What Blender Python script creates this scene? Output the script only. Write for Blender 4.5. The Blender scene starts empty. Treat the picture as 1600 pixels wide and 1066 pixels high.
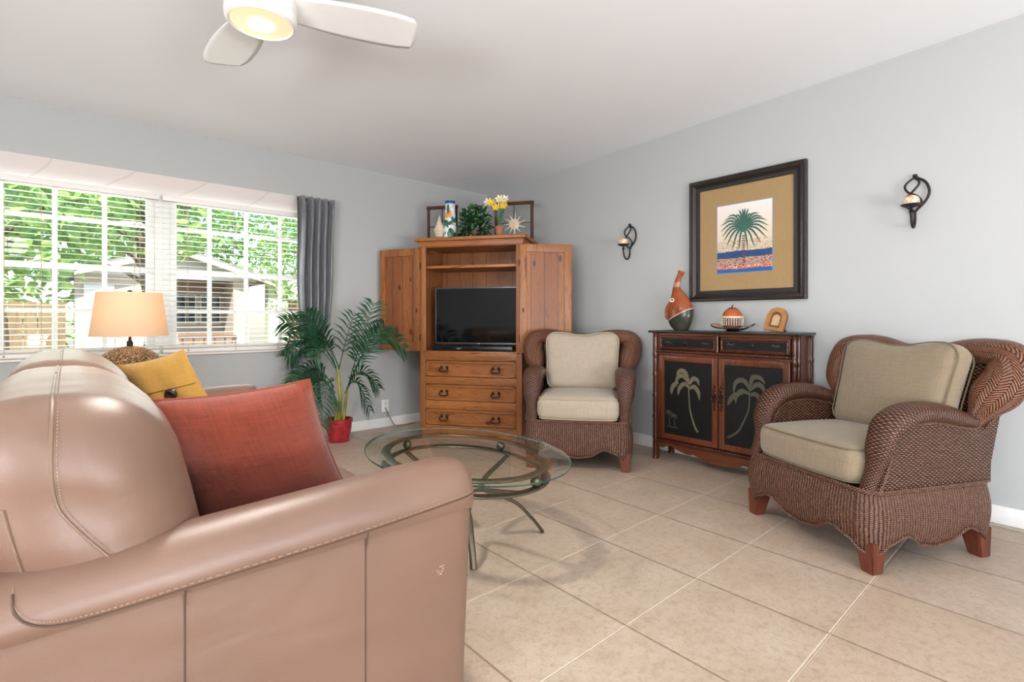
import bpy, bmesh, math, random
from mathutils import Vector, Matrix, Euler
from mathutils.bvhtree import BVHTree
R = math.radians
S = bpy.context.scene
COL = S.collection
random.seed(7)

# ------------------------------------------------------------------ camera
YAW = R(48.71)
cam_d = bpy.data.cameras.new('camera')
cam = bpy.data.objects.new('camera', cam_d)
COL.objects.link(cam)
cam.location = (0, 0, 1.0285)
cam.rotation_euler = (R(90), 0, YAW - R(90))
cam_d.sensor_width = 36
cam_d.lens = 790.7 / 1600 * 36
cam_d.shift_y = -(533 - 498) / 1600
cam_d.clip_start = 0.02
S.camera = cam

# ------------------------------------------------------------------ world, lights, exposure
S.view_settings.view_transform = 'Standard'
S.view_settings.look = 'None'
S.view_settings.gamma = 1
S.view_settings.exposure = -0.04
S.view_settings.use_curve_mapping = False
W = bpy.data.worlds.new('world')
S.world = W
W.use_nodes = True
nt = W.node_tree
sky = nt.nodes.new('ShaderNodeTexSky')
sky.sky_type = 'NISHITA'
sky.sun_disc = False
sky.sun_elevation = R(50)
sky.sun_rotation = R(120)
nt.nodes['Background'].inputs[1].default_value = 0.42
nt.links.new(sky.outputs[0], nt.nodes['Background'].inputs[0])


def light(name, kind, loc, energy, color=(1, 1, 1), rot=(0, 0, 0), size=None, size_y=None, radius=None):
    d = bpy.data.lights.new(name, kind)
    d.energy = energy
    d.color = color
    if kind == 'AREA':
        d.shape = 'RECTANGLE'
        d.size = size
        d.size_y = size_y or size
    elif radius is not None:
        if kind == 'SUN':
            d.angle = radius
        else:
            d.shadow_soft_size = radius
    o = bpy.data.objects.new(name, d)
    o.location = loc
    o.rotation_euler = rot
    COL.objects.link(o)
    return o


light('sun', 'SUN', (0, -5, 12), 9.0, (1, .95, .86), (R(42), 0, R(-28)), radius=R(.6))
# added fill lights at two unseen openings; daylight at the big window
light('rear_fill', 'AREA', (.6, -3.33, 1.15), 24, (.94, .97, 1), (R(90), 0, 0), 2.3, 2.0)
light('rear_up_fill', 'AREA', (.6, -3.25, .45), 175, (.97, .98, 1), (R(137), 0, 0), 2.3, .8)  # added uplight, brightens the ceiling from behind the camera
light('side_fill', 'AREA', (-2.53, -.6, 1.35), 22, (.94, .97, 1), (0, R(-90), 0), 1.3, 2.4)  # added fill from the unseen side wall
light('side_up_fill', 'AREA', (-2.5, -.6, .95), 165, (.97, .98, 1), (0, R(-137), 0), .5, 2.4)  # added uplight, brightens the ceiling from the unseen side
light('front_window_daylight', 'AREA', (.5, 4.78, 1.4), 32, (.93, 1, .96), (R(-90), 0, 0), 2.3, 1.1)


# ------------------------------------------------------------------ node helpers
def lin(c):
    if isinstance(c, str):
        c = tuple(int(c[i:i + 2], 16) / 255 for i in (0, 2, 4))
    return tuple(x / 12.92 if x <= .04045 else ((x + .055) / 1.055) ** 2.4 for x in c[:3]) + (1,)


class M:
    def __init__(s, name):
        s.m = bpy.data.materials.new(name)
        s.m.use_nodes = True
        s.t = s.m.node_tree
        s.b = s.t.nodes['Principled BSDF']
        s.out = s.t.nodes['Material Output']

    def n(s, typ, **kw):
        x = s.t.nodes.new('ShaderNode' + typ)
        for k, v in kw.items():
            setattr(x, k, v)
        return x

    def l(s, a, b):
        s.t.links.new(a, b)

    def inp(s, sock, v):
        if hasattr(v, 'is_output') or isinstance(v, bpy.types.NodeSocket):
            s.l(v, sock)
        else:
            sock.default_value = v

    def math(s, op, a, b=0.0, c=0.0, clamp=False):
        x = s.n('Math', operation=op)
        x.use_clamp = clamp
        s.inp(x.inputs[0], a)
        s.inp(x.inputs[1], b)
        s.inp(x.inputs[2], c)
        return x.outputs[0]

    def coords(s, kind='Object', scale=(1, 1, 1), loc=(0, 0, 0), rot=(0, 0, 0)):
        tc = s.n('TexCoord')
        mp = s.n('Mapping')
        mp.inputs['Scale'].default_value = scale
        mp.inputs['Location'].default_value = loc
        mp.inputs['Rotation'].default_value = rot
        s.l(tc.outputs[kind], mp.inputs[0])
        return mp.outputs[0]

    def noise(s, vec, scale=5, detail=2, rough=.5, dist=0):
        x = s.n('TexNoise')
        s.l(vec, x.inputs['Vector'])
        x.inputs['Scale'].default_value = scale
        x.inputs['Detail'].default_value = detail
        x.inputs['Roughness'].default_value = rough
        x.inputs['Distortion'].default_value = dist
        return x.outputs['Fac']

    def ramp(s, fac, stops):
        x = s.n('ValToRGB')
        e = x.color_ramp.elements
        while len(e) < len(stops):
            e.new(.5)
        for el, (p, c) in zip(e, stops):
            el.position = p
            el.color = lin(c)
        s.l(fac, x.inputs[0])
        return x.outputs[0]

    def mix(s, fac, a, b, blend='MIX'):
        x = s.n('Mix', data_type='RGBA', blend_type=blend)
        s.inp(x.inputs[0], fac)
        s.inp(x.inputs[6], a)
        s.inp(x.inputs[7], b)
        return x.outputs[2]

    def bump(s, h, strength=.3, dist=.01):
        x = s.n('Bump')
        x.inputs['Strength'].default_value = strength
        x.inputs['Distance'].default_value = dist
        s.l(h, x.inputs['Height'])
        s.l(x.outputs[0], s.b.inputs['Normal'])

    def set(s, color=None, rough=None, metal=None, **kw):
        if color is not None:
            s.inp(s.b.inputs['Base Color'], lin(color) if isinstance(color, (str,)) else color)
        if rough is not None:
            s.inp(s.b.inputs['Roughness'], rough)
        if metal is not None:
            s.b.inputs['Metallic'].default_value = metal
        for k, v in kw.items():
            s.inp(s.b.inputs[k.replace('_', ' ')], v)
        return s.m


def plain(name, c, rough=.5, metal=0, var=.06, vs=30, bump=0, bs=200):
    m = M(name)
    co = m.coords()
    f = m.noise(co, vs, 3)
    a = lin(c)
    lo = tuple(x * (1 - var) for x in a[:3]) + (1,)
    hi = tuple(min(1, x * (1 + var)) for x in a[:3]) + (1,)
    m.set(m.mix(f, lo, hi), rough, metal)
    if bump:
        m.bump(m.noise(co, bs, 3), bump, .003)
    return m.m


def wicker(name, a, b, dark='150905', mid='653b28', hi='a57a5d', kind='weave', rough=.38):
    m = M(name)
    tc = m.n('TexCoord')
    sp = m.n('SeparateXYZ')
    m.l(tc.outputs['UV'], sp.inputs[0])
    wob = m.math('MULTIPLY', m.math('SUBTRACT', m.noise(m.coords(), 35, 2), .5), b * .8)
    u = sp.outputs[0]
    v = m.math('ADD', sp.outputs[1], wob)
    if kind == 'herring':
        w = .026
        z = m.math('MULTIPLY', m.math('PINGPONG', v, w), 1.1)
        q = m.math('DIVIDE', m.math('ADD', u, z), a)
        pv = m.math('POWER', m.math('ABSOLUTE', m.math('SINE', m.math('MULTIPLY', q, math.pi))), .6)
        e = m.math('PINGPONG', m.math('DIVIDE', v, w), .5)
        e = m.math('MULTIPLY', e, 8, clamp=True)
        h = m.math('MULTIPLY', pv, m.math('ADD', m.math('MULTIPLY', e, .3), .7))
    elif kind == 'rib':
        pv = m.math('POWER', m.math('ABSOLUTE', m.math('SINE', m.math('MULTIPLY', v, math.pi / b))), .55)
        rowp = m.math('MULTIPLY', m.math('FLOOR', m.math('DIVIDE', v, b)), math.pi * .5)
        fine = m.math('ADD', m.math('MULTIPLY', m.math('SINE', m.math('ADD', m.math('MULTIPLY', u, 2 * math.pi / a), rowp)), .5), .5)
        h = m.math('MULTIPLY', pv, m.math('ADD', m.math('MULTIPLY', fine, .5), .5))
    else:
        V = m.math('DIVIDE', v, b)
        row = m.math('FLOOR', V)
        ph = m.math('ADD', m.math('DIVIDE', u, a), row)
        s_ = m.math('ADD', m.math('MULTIPLY', m.math('COSINE', m.math('MULTIPLY', ph, math.pi)), .5), .5)
        pv = m.math('SINE', m.math('MULTIPLY', m.math('FRACT', V), math.pi))
        h = m.math('MULTIPLY', m.math('POWER', pv, .6), m.math('ADD', m.math('MULTIPLY', s_, .75), .25))
    var = m.noise(m.coords(), 60, 3, .6)
    var2 = m.noise(m.coords(scale=(1, 1, 1)), 7, 2)
    hh = m.math('ADD', m.math('MULTIPLY', h, .85), m.math('MULTIPLY', m.math('SUBTRACT', var, .5), .45))
    col = m.ramp(hh, [(0, dark), (.28, dark), (.58, mid), (.95, hi)])  # gap shade and strand highlights painted in by weave height
    col = m.mix(m.math('MULTIPLY', var2, .35), col, lin('4a2418'))
    m.set(col, rough)
    m.bump(h, .9, .004)
    return m.m


def fabric(name, c1, c2, scale=320, rough=.9, c3=None, bumpy=.5):
    m = M(name)
    tc = m.n('TexCoord')
    sp = m.n('SeparateXYZ')
    m.l(tc.outputs['UV'], sp.inputs[0])
    wx = m.math('ABSOLUTE', m.math('SINE', m.math('MULTIPLY', sp.outputs[0], scale)))
    wy = m.math('ABSOLUTE', m.math('SINE', m.math('MULTIPLY', sp.outputs[1], scale)))
    h = m.math('MULTIPLY', wx, wy)
    co = m.coords('UV', (14, 160, 1))
    co2 = m.coords('UV', (160, 14, 1))
    n = m.math('ADD', m.math('MULTIPLY', m.noise(co, 1, 2), .5), m.math('MULTIPLY', m.noise(co2, 1, 2), .5))
    f = m.math('ADD', m.math('MULTIPLY', h, .35), m.math('MULTIPLY', n, .75))
    col = m.ramp(f, [(.25, c1), (.75, c2)])
    if c3:
        col = m.mix(m.math('MULTIPLY', m.noise(m.coords(), 3.5, 3), .5), col, lin(c3))
    m.set(col, rough, Sheen_Weight=.25)
    m.bump(f, bumpy, .003)
    return m.m


def wood(name, light_c, dark_c, axis='z', scale=1., rough=.42, knots=True, planks=0):
    m = M(name)
    sc = {'z': (9, 9, 1.0), 'x': (1.0, 9, 9), 'y': (9, 1.0, 9)}[axis]
    sc = tuple(v * scale for v in sc)
    co = m.coords(scale=sc)
    g = m.noise(co, 2.2, 6, .65, 1.6)
    fine = m.noise(m.coords(scale=tuple(v * 7 for v in sc)), 2, 3, .6)
    f = m.math('ADD', m.math('MULTIPLY', g, .72), m.math('MULTIPLY', fine, .3))
    col = m.ramp(f, [(.34, dark_c), (.50, light_c), (.58, light_c), (.66, dark_c), (.74, light_c)])
    tone = m.noise(m.coords(scale=tuple(.35 * v for v in sc)), 1.5, 1)
    col = m.mix(m.math('MULTIPLY', m.math('SUBTRACT', tone, .3, clamp=True), 1.3, clamp=True), col, lin(dark_c))
    if planks:
        sp = m.n('SeparateXYZ')
        m.l(m.coords(), sp.inputs[0])
        fr = m.math('FRACT', m.math('MULTIPLY', sp.outputs[0], planks))
        ed = m.math('LESS_THAN', m.math('PINGPONG', fr, .5), .018)
        pid = m.n('TexWhiteNoise', noise_dimensions='1D')
        m.l(m.math('FLOOR', m.math('MULTIPLY', sp.outputs[0], planks)), pid.inputs['W'])
        col = m.mix(m.math('MULTIPLY', pid.outputs[0], .4), col, lin(dark_c))
        col = m.mix(ed, col, lin('3a1d0c'))
    if knots:
        v = m.n('TexVoronoi')
        m.l(m.coords(scale=tuple(1 + .12 * q for q in sc)), v.inputs['Vector'])
        v.inputs['Scale'].default_value = 3.3
        k = m.math('LESS_THAN', v.outputs['Distance'], .11)
        col = m.mix(m.math('MULTIPLY', k, .8), col, lin('35180a'))
    m.set(col, rough)
    m.bump(f, .18, .004)
    return m.m


# ------------------------------------------------------------------ mesh helpers
def new():
    bm = bmesh.new()
    bm.loops.layers.uv.new('UVMap')
    bm.faces.layers.int.new('uvset')
    return bm


def box_uv(bm, only_unset=None):
    uvl = bm.loops.layers.uv.verify()
    us = bm.faces.layers.int.get('uvset') or bm.faces.layers.int.new('uvset')
    for f in bm.faces:
        if f[us]:
            continue
        n = f.normal
        a = max(range(3), key=lambda i: abs(n[i]))
        for lp in f.loops:
            c = lp.vert.co
            lp[uvl].uv = (c[(a + 1) % 3], c[(a + 2) % 3]) if a != 1 else (c[0], c[2])
            if a == 0:
                lp[uvl].uv = (c[1], c[2])
            if a == 2:
                lp[uvl].uv = (c[0], c[1])


def obj(name, bm, mat, parent=None, smooth=True, angle=40, keep_uv=True, solid=0, subsurf=0):
    bm.normal_update()
    box_uv(bm)
    me = bpy.data.meshes.new(name)
    bm.to_mesh(me)
    bm.free()
    for mm in (mat if isinstance(mat, (list, tuple)) else [mat]):
        me.materials.append(mm)
    if smooth:
        me.polygons.foreach_set('use_smooth', [True] * len(me.polygons))
        try:
            me.set_sharp_from_angle(angle=R(angle))
        except Exception:
            pass
    o = bpy.data.objects.new(name, me)
    COL.objects.link(o)
    if parent:
        o.parent = parent
    if solid:
        md = o.modifiers.new('solid', 'SOLIDIFY')
        md.thickness = solid
    if subsurf:
        md = o.modifiers.new('sub', 'SUBSURF')
        md.levels = md.render_levels = subsurf
    return o


def thing(name, label, cat, loc=(0, 0, 0), rotz=0, group=None):
    o = bpy.data.objects.new(name, None)
    o.empty_display_size = .1
    COL.objects.link(o)
    o.location = loc
    o.rotation_euler = (0, 0, rotz)
    return tag(o, label, cat, group)


def tag(o, label, cat, group=None):
    o['label'] = label
    o['category'] = cat
    if group:
        o['group'] = group
    return o


def struct(name, bm, mat, parent=None, **kw):
    o = obj(name, bm, mat, parent, **kw)
    if parent is None:
        o['kind'] = 'structure'
    return o


def add_box(bm, c, s, bevel=0, rot=None, mi=0, seg=2):
    r = bmesh.ops.create_cube(bm, size=1)
    vs = r['verts']
    for v in vs:
        v.co = Vector((v.co.x * s[0], v.co.y * s[1], v.co.z * s[2]))
    fs = list({f for v in vs for f in v.link_faces})
    for f in fs:
        f.material_index = mi
    if bevel:
        es = list({e for v in vs for e in v.link_edges})
        rr = bmesh.ops.bevel(bm, geom=es, offset=min(bevel, min(s) * .45), segments=seg, affect='EDGES', profile=.6)
        vs = list({v for f in rr['faces'] for v in f.verts} | {v for v in vs if v.is_valid})
        for f in rr['faces']:
            f.material_index = mi
    M4 = Matrix.Translation(Vector(c)) @ (rot.to_matrix().to_4x4() if rot else Matrix.Identity(4))
    for v in vs:
        v.co = M4 @ v.co
    return vs


def box(c, s, bevel=0, rot=None):
    bm = new()
    add_box(bm, c, s, bevel, rot)
    return bm


def span(bm, x0, x1, y0, y1, z0, z1, bevel=0, mi=0):
    return add_box(bm, ((x0 + x1) / 2, (y0 + y1) / 2, (z0 + z1) / 2), (abs(x1 - x0), abs(y1 - y0), abs(z1 - z0)), bevel, mi=mi)


def grid(bm, fn, nu, nv, cu=False, cv=False, uvf=None, mi=0, flip=False):
    """fn(u,v) in [0,1]^2 -> point; UV in metres unless uvf given"""
    uvl = bm.loops.layers.uv.verify()
    U = nu if cu else nu + 1
    Vn = nv if cv else nv + 1
    P = [[Vector(fn(i / nu, j / nv)) for j in range(nv + 1)] for i in range(nu + 1)]
    vt = [[bm.verts.new(P[i][j]) for j in range(Vn)] for i in range(U)]
    # arclength uv
    if uvf is None:
        jm = nv // 2
        su = [0]
        for i in range(nu):
            su.append(su[-1] + (P[i + 1][jm] - P[i][jm]).length)
        sv = [[0] for _ in range(nu + 1)]
        for i in range(nu + 1):
            for j in range(nv):
                sv[i].append(sv[i][-1] + (P[i][j + 1] - P[i][j]).length)
    for i in range(nu):
        for j in range(nv):
            q = [(i, j), (i + 1, j), (i + 1, j + 1), (i, j + 1)]
            vv = [vt[a % U][b % Vn] for a, b in q]
            if len(set(vv)) < 3:
                continue
            if flip:
                vv = vv[::-1]
                q = q[::-1]
            try:
                f = bm.faces.new(vv)
            except ValueError:
                continue
            f[bm.faces.layers.int['uvset']] = 1
            f.material_index = mi
            for lp, (a, b) in zip(f.loops, q):
                lp[uvl].uv = uvf(a / nu, b / nv) if uvf else (su[a], sv[a][b])
    return vt


def cap(bm, ring, flip=False, mi=0):
    try:
        f = bm.faces.new(ring[::-1] if flip else ring)
        f.material_index = mi
    except ValueError:
        pass


def catmull(pts, n=8, closed=False):
    P = [Vector(p) for p in pts]
    out = []
    N = len(P)
    rng = N if closed else N - 1
    for i in range(rng):
        p0 = P[(i - 1) % N] if (closed or i > 0) else P[0] * 2 - P[1]
        p1 = P[i]
        p2 = P[(i + 1) % N]
        p3 = P[(i + 2) % N] if (closed or i + 2 < N) else P[-1] * 2 - P[-2]
        for k in range(n):
            t = k / n
            out.append(.5 * ((2 * p1) + (-p0 + p2) * t + (2 * p0 - 5 * p1 + 4 * p2 - p3) * t * t + (-p0 + 3 * p1 - 3 * p2 + p3) * t ** 3))
    if not closed:
        out.append(P[-1].copy())
    return out


def add_tube(bm, pts, r, seg=8, closed=False, up=(0, 0, 1), flat=1.0, caps=True, mi=0, twist=0):
    """r: number, list, or function(t); flat scales the binormal axis"""
    P = [Vector(p) for p in pts]
    N = len(P)
    uvl = bm.loops.layers.uv.verify()
    rings = []
    L = [0]
    for i in range(1, N):
        L.append(L[-1] + (P[i] - P[i - 1]).length)
    up = Vector(up)
    prev = None
    for i in range(N):
        a = P[(i - 1) % N] if (closed or i > 0) else P[i]
        b = P[(i + 1) % N] if (closed or i < N - 1) else P[i]
        t = (b - a)
        t = t.normalized() if t.length > 1e-9 else Vector((0, 0, 1))
        nrm = prev if prev is not None else up
        nrm = nrm - t * nrm.dot(t)
        if nrm.length < 1e-4:
            nrm = t.orthogonal()
        nrm.normalize()
        prev = nrm if prev is not None or True else None
        if abs(up.dot(t)) < .98:
            k = (up - t * up.dot(t)).normalized()
            if k.dot(nrm) > 0.2 or prev is None:
                nrm = k
                prev = k
        bn = t.cross(nrm)
        rr = r(i / (N - 1)) if callable(r) else (r[i] if isinstance(r, (list, tuple)) else r)
        ra, rb = rr if isinstance(rr, (list, tuple)) else (rr, rr * flat)
        rings.append([bm.verts.new(P[i] + nrm * (ra * math.cos(2 * math.pi * k / seg)) + bn * (rb * math.sin(2 * math.pi * k / seg))) for k in range(seg)])
    rng = N if closed else N - 1
    rm = r if isinstance(r, (int, float)) else .05
    for i in range(rng):
        A, B = rings[i], rings[(i + 1) % N]
        for k in range(seg):
            f = bm.faces.new((A[k], A[(k + 1) % seg], B[(k + 1) % seg], B[k]))
            f[bm.faces.layers.int['uvset']] = 1
            f.material_index = mi
            l0 = L[i]
            l1 = L[i + 1] if i + 1 < N else L[-1] + (P[0] - P[-1]).length
            for lp, (ll, kk) in zip(f.loops, ((l0, k), (l0, k + 1), (l1, k + 1), (l1, k))):
                lp[uvl].uv = (ll, kk / seg * 2 * math.pi * rm)
    if caps and not closed:
        cap(bm, rings[0], True, mi)
        cap(bm, rings[-1], False, mi)
    return rings


def tube(pts, r, **kw):
    bm = new()
    add_tube(bm, pts, r, **kw)
    return bm


def add_lathe(bm, prof, seg=32, c=(0, 0, 0), mi=0, sx=1, sy=1):
    """prof: list of (r,z)"""
    c = Vector(c)
    rings = []
    for r, z in prof:
        if r < 1e-6:
            rings.append([bm.verts.new(c + Vector((0, 0, z)))])
        else:
            rings.append([bm.verts.new(c + Vector((r * sx * math.cos(2 * math.pi * k / seg), r * sy * math.sin(2 * math.pi * k / seg), z))) for k in range(seg)])
    uvl = bm.loops.layers.uv.verify()
    ln = 0
    for i in range(len(rings) - 1):
        A, B = rings[i], rings[i + 1]
        l1 = ln + math.hypot(prof[i + 1][0] - prof[i][0], prof[i + 1][1] - prof[i][1])
        rm = max(prof[i][0], prof[i + 1][0])
        for k in range(seg):
            a = [A[0]] if len(A) == 1 else [A[k], A[(k + 1) % seg]]
            b = [B[0]] if len(B) == 1 else [B[(k + 1) % seg], B[k]]
            if len(a) + len(b) < 3:
                continue
            f = bm.faces.new(a + b)
            f.material_index = mi
            f[bm.faces.layers.int['uvset']] = 1
            us = ([k] if len(a) == 1 else [k, k + 1]) + ([k] if len(b) == 1 else [k + 1, k])
            vs = [ln] * len(a) + [l1] * len(b)
            for lp, uu, vv in zip(f.loops, us, vs):
                lp[uvl].uv = (uu / seg * 2 * math.pi * rm, vv)
        ln = l1
    return rings


def lathe(prof, **kw):
    bm = new()
    add_lathe(bm, prof, **kw)
    return bm


def add_prism(bm, pts, off, mi=0):
    """extrude polygon of 3D pts by vector off"""
    off = Vector(off)
    A = [bm.verts.new(Vector(p)) for p in pts]
    B = [bm.verts.new(Vector(p) + off) for p in pts]
    n = len(A)
    fs = [bm.faces.new(A[::-1]), bm.faces.new(B)]
    for i in range(n):
        fs.append(bm.faces.new((A[i], A[(i + 1) % n], B[(i + 1) % n], B[i])))
    for f in fs:
        f.material_index = mi
    bmesh.ops.recalc_face_normals(bm, faces=fs)
    return A + B


def prism(pts, off):
    bm = new()
    add_prism(bm, pts, off)
    return bm


def add_sphere(bm, c, r, u=16, v=10, mi=0):
    s = r if isinstance(r, (tuple, list)) else (r, r, r)
    rr = bmesh.ops.create_uvsphere(bm, u_segments=u, v_segments=v, radius=1)
    for q in rr['verts']:
        q.co = Vector((q.co.x * s[0] + c[0], q.co.y * s[1] + c[1], q.co.z * s[2] + c[2]))
        for f in q.link_faces:
            f.material_index = mi
    return rr['verts']


def rbox(sx, sy, sz, r, n=14, deform=None, c=(0, 0, 0)):
    """rounded box with enough vertices to be deformed"""
    bm = new()
    hs = (sx / 2, sy / 2, sz / 2)
    r = min(r, min(hs) * .999)

    def tv(h):
        e = [-h + r * (1 - math.cos(math.pi / 2 * k / 5)) for k in range(5)]
        m_ = [-h + r + (2 * h - 2 * r) * k / n for k in range(n + 1)]
        return e + m_ + [-x for x in e[::-1]]
    T = [tv(h) for h in hs]
    cache = {}

    def V(p):
        k = tuple(round(x, 6) for x in p)
        if k not in cache:
            inner = Vector([max(-h + r, min(h - r, x)) for x, h in zip(p, hs)])
            d = Vector(p) - inner
            q = inner + d.normalized() * r if d.length > 1e-9 else Vector(p)
            if deform:
                q = Vector(deform(q, (q.x / hs[0], q.y / hs[1], q.z / hs[2])))
            cache[k] = bm.verts.new(q + Vector(c))
        return cache[k]
    for ax in range(3):
        a, b = [i for i in range(3) if i != ax]
        for sgn in (-1, 1):
            for i in range(len(T[a]) - 1):
                for j in range(len(T[b]) - 1):
                    q = []
                    for (ii, jj) in ((i, j), (i + 1, j), (i + 1, j + 1), (i, j + 1)):
                        p = [0, 0, 0]
                        p[ax] = sgn * hs[ax]
                        p[a] = T[a][ii]
                        p[b] = T[b][jj]
                        q.append(V(p))
                    if len(set(q)) == 4:
                        try:
                            bm.faces.new(q)
                        except ValueError:
                            pass
                    elif len(set(q)) == 3:
                        qq = []
                        for x in q:
                            if x not in qq:
                                qq.append(x)
                        try:
                            bm.faces.new(qq)
                        except ValueError:
                            pass
    bmesh.ops.recalc_face_normals(bm, faces=bm.faces[:])
    return bm


def throw_pillow(C, th, n=26, wob=.006, seed=1):
    """C: four corners TL,TR,BR,BL (front face order). returns bm"""
    rnd = random.Random(seed)
    C = [Vector(c) for c in C]
    nrm = ((C[1] - C[0]).cross(C[3] - C[0])).normalized()
    bm = new()
    ph = [rnd.uniform(0, 6) for _ in range(6)]

    def base(u, v):
        # pinch the edges inward a little
        du = .035 * math.sin(math.pi * v) * (1 if u < .5 else -1) * abs(2 * u - 1) ** 3
        dv = .035 * math.sin(math.pi * u) * (1 if v < .5 else -1) * abs(2 * v - 1) ** 3
        u2, v2 = u + du, v + dv
        return C[0] * (1 - u2) * (1 - v2) + C[1] * u2 * (1 - v2) + C[2] * u2 * v2 + C[3] * (1 - u2) * v2

    def f(sg):
        def g(u, v):
            a = 1 - abs(2 * u - 1) ** 2.6
            b = 1 - abs(2 * v - 1) ** 2.6
            h = (max(a, 0) * max(b, 0)) ** .62
            w = wob * h * (math.sin(7 * u + ph[0] + 3 * v) + math.sin(11 * v + ph[1]) * .7 + math.sin(17 * u - 6 * v + ph[2]) * .4)
            return base(u, v) + nrm * (sg * th / 2 * h + w)
        return g
    L = (C[1] - C[0]).length
    H = (C[3] - C[0]).length
    grid(bm, f(1), n, n, uvf=lambda a, b: (a * L, b * H))
    grid(bm, f(-1), n, n, uvf=lambda a, b: (a * L, b * H), flip=True)
    bmesh.ops.remove_doubles(bm, verts=bm.verts[:], dist=.0004)
    return bm, nrm, base


def copy_tree(o, parent=None):
    c = o.copy()
    COL.objects.link(c)
    if parent:
        c.parent = parent
    for ch in list(o.children):
        copy_tree(ch, c)
    return c


# ------------------------------------------------------------------ materials
def wall_mat(name, c):
    m = M(name)
    co = m.coords()
    a = lin(c)
    col = m.mix(m.noise(co, 1.2, 2), a, tuple(x * .965 for x in a[:3]) + (1,))
    m.set(col, .62)
    h = m.math('ADD', m.noise(co, 90, 3, .6), m.math('MULTIPLY', m.noise(co, 14, 2), .5))
    m.bump(h, .12, .002)
    return m.m


MW = wall_mat('wall paint', 'b3b5b5')
MC = wall_mat('ceiling paint', 'eff1f4')
MWHITE = plain('white trim', 'e6e6e4', .4, var=.03)
MWIN = plain('window vinyl', 'e2e2df', .35, var=.03)
MSLAT = plain('blind slats', 'e9e5e0', .4, var=.02)
MCORD = plain('blind cord', 'b9a58a', .8)
MMET = plain('brushed bronze', '6b6252', .36, metal=.85, var=.1, vs=60)
MIRON = plain('black iron', '241c19', .5, metal=.4, var=.3)
MBLK = plain('black plastic', '0c0d10', .25, var=.1)


def tile_mat():
    m = M('ceramic floor tile')
    T = .4625
    sp = m.n('SeparateXYZ')
    m.l(m.coords(), sp.inputs[0])
    X = m.math('DIVIDE', m.math('SUBTRACT', sp.outputs[0], 1.407 - 20 * T), T)
    Y = m.math('DIVIDE', m.math('SUBTRACT', sp.outputs[1], 1.0188 - 20 * T), T)
    ex = m.math('PINGPONG', m.math('ADD', X, 0), .5)
    ey = m.math('PINGPONG', m.math('ADD', Y, 0), .5)
    e = m.math('MINIMUM', m.math('MULTIPLY', ex, 1), ey)
    # grout width 7 mm
    wob = m.math('MULTIPLY', m.math('SUBTRACT', m.noise(m.coords(), 60, 2), .5), .004)
    g = m.math('LESS_THAN', m.math('ADD', e, wob), .0065)
    ridge = m.math('LESS_THAN', m.math('ADD', e, wob), .0105)
    wn = m.n('TexWhiteNoise', noise_dimensions='2D')
    cb = m.n('CombineXYZ')
    m.l(m.math('FLOOR', X), cb.inputs[0])
    m.l(m.math('FLOOR', Y), cb.inputs[1])
    m.l(cb.outputs[0], wn.inputs[0])
    co = m.coords()
    big = m.noise(co, 5, 4, .6)
    fine = m.noise(co, 75, 5, .75)
    sp2 = m.noise(co, 30, 5, .7, 1.)
    base = m.ramp(big, [(.3, 'af9b88'), (.7, 'c0ae9d')])
    col = m.mix(m.math('MULTIPLY', wn.outputs[0], .35), base, lin('b89f89'))
    mott = m.noise(co, 34, 6, .8, .5)
    spk = m.math('MULTIPLY', m.math('SUBTRACT', .52, mott, clamp=True), 4, clamp=True)
    col = m.mix(m.math('MULTIPLY', spk, .75), col, lin('8f7c68'))
    spk2 = m.math('MULTIPLY', m.math('SUBTRACT', .46, m.noise(co, 150, 3, .6), clamp=True), 5, clamp=True)
    col = m.mix(m.math('MULTIPLY', spk2, .5), col, lin('8a7762'))
    col = m.mix(m.math('MULTIPLY', m.math('SUBTRACT', sp2, .52, clamp=True), 2.2, clamp=True), col, lin('9a8670'))
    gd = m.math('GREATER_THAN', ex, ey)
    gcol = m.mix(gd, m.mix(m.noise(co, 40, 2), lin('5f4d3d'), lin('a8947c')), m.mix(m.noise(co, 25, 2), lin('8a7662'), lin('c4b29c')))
    rim = m.mix(gd, lin('a08c78'), lin('eadfce'))  # tile edge highlight painted in, bright along one line direction only
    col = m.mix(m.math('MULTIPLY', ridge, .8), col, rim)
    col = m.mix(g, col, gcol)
    rough = m.math('ADD', .36, m.math('MULTIPLY', fine, .18))
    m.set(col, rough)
    edge = m.math('MULTIPLY', e, 60, clamp=True)
    h = m.math('ADD', edge, m.math('MULTIPLY', m.noise(co, 22, 4), .12))
    m.bump(h, .5, .003)
    return m.m


def leather():
    m = M('taupe leather')
    co = m.coords()
    a = m.noise(co, 2.5, 3)
    col = m.ramp(a, [(.3, '6e5446'), (.7, '795d4e')])
    m.set(col, m.math('ADD', .31, m.math('MULTIPLY', m.noise(co, 6, 3), .14)))
    v = m.n('TexVoronoi', feature='DISTANCE_TO_EDGE')
    m.l(co, v.inputs['Vector'])
    v.inputs['Scale'].default_value = 420
    wr = m.noise(m.coords(scale=(3, 2, 7)), 1.1, 2, .4, .6)
    h = m.math('ADD', m.math('MULTIPLY', v.outputs[0], .10), m.math('MULTIPLY', wr, 2.2))
    m.bump(h, .35, .008)
    m.b.inputs['Specular IOR Level'].default_value = .55
    return m.m


MTILE = tile_mat()
MLEA = leather()
MSEAM = plain('leather seam', '4e392d', .6)
MSTI = plain('saddle stitch thread', '967a66', .6)
MLEAS = plain('leather piping', '77604f', .4)

# ------------------------------------------------------------------ room shell
XR, YW, XL, YB = 3.515, 4.417, -2.6, -3.4


def ceil_z(y):
    return 2.405 + .0277 * (YW - y)


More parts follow.
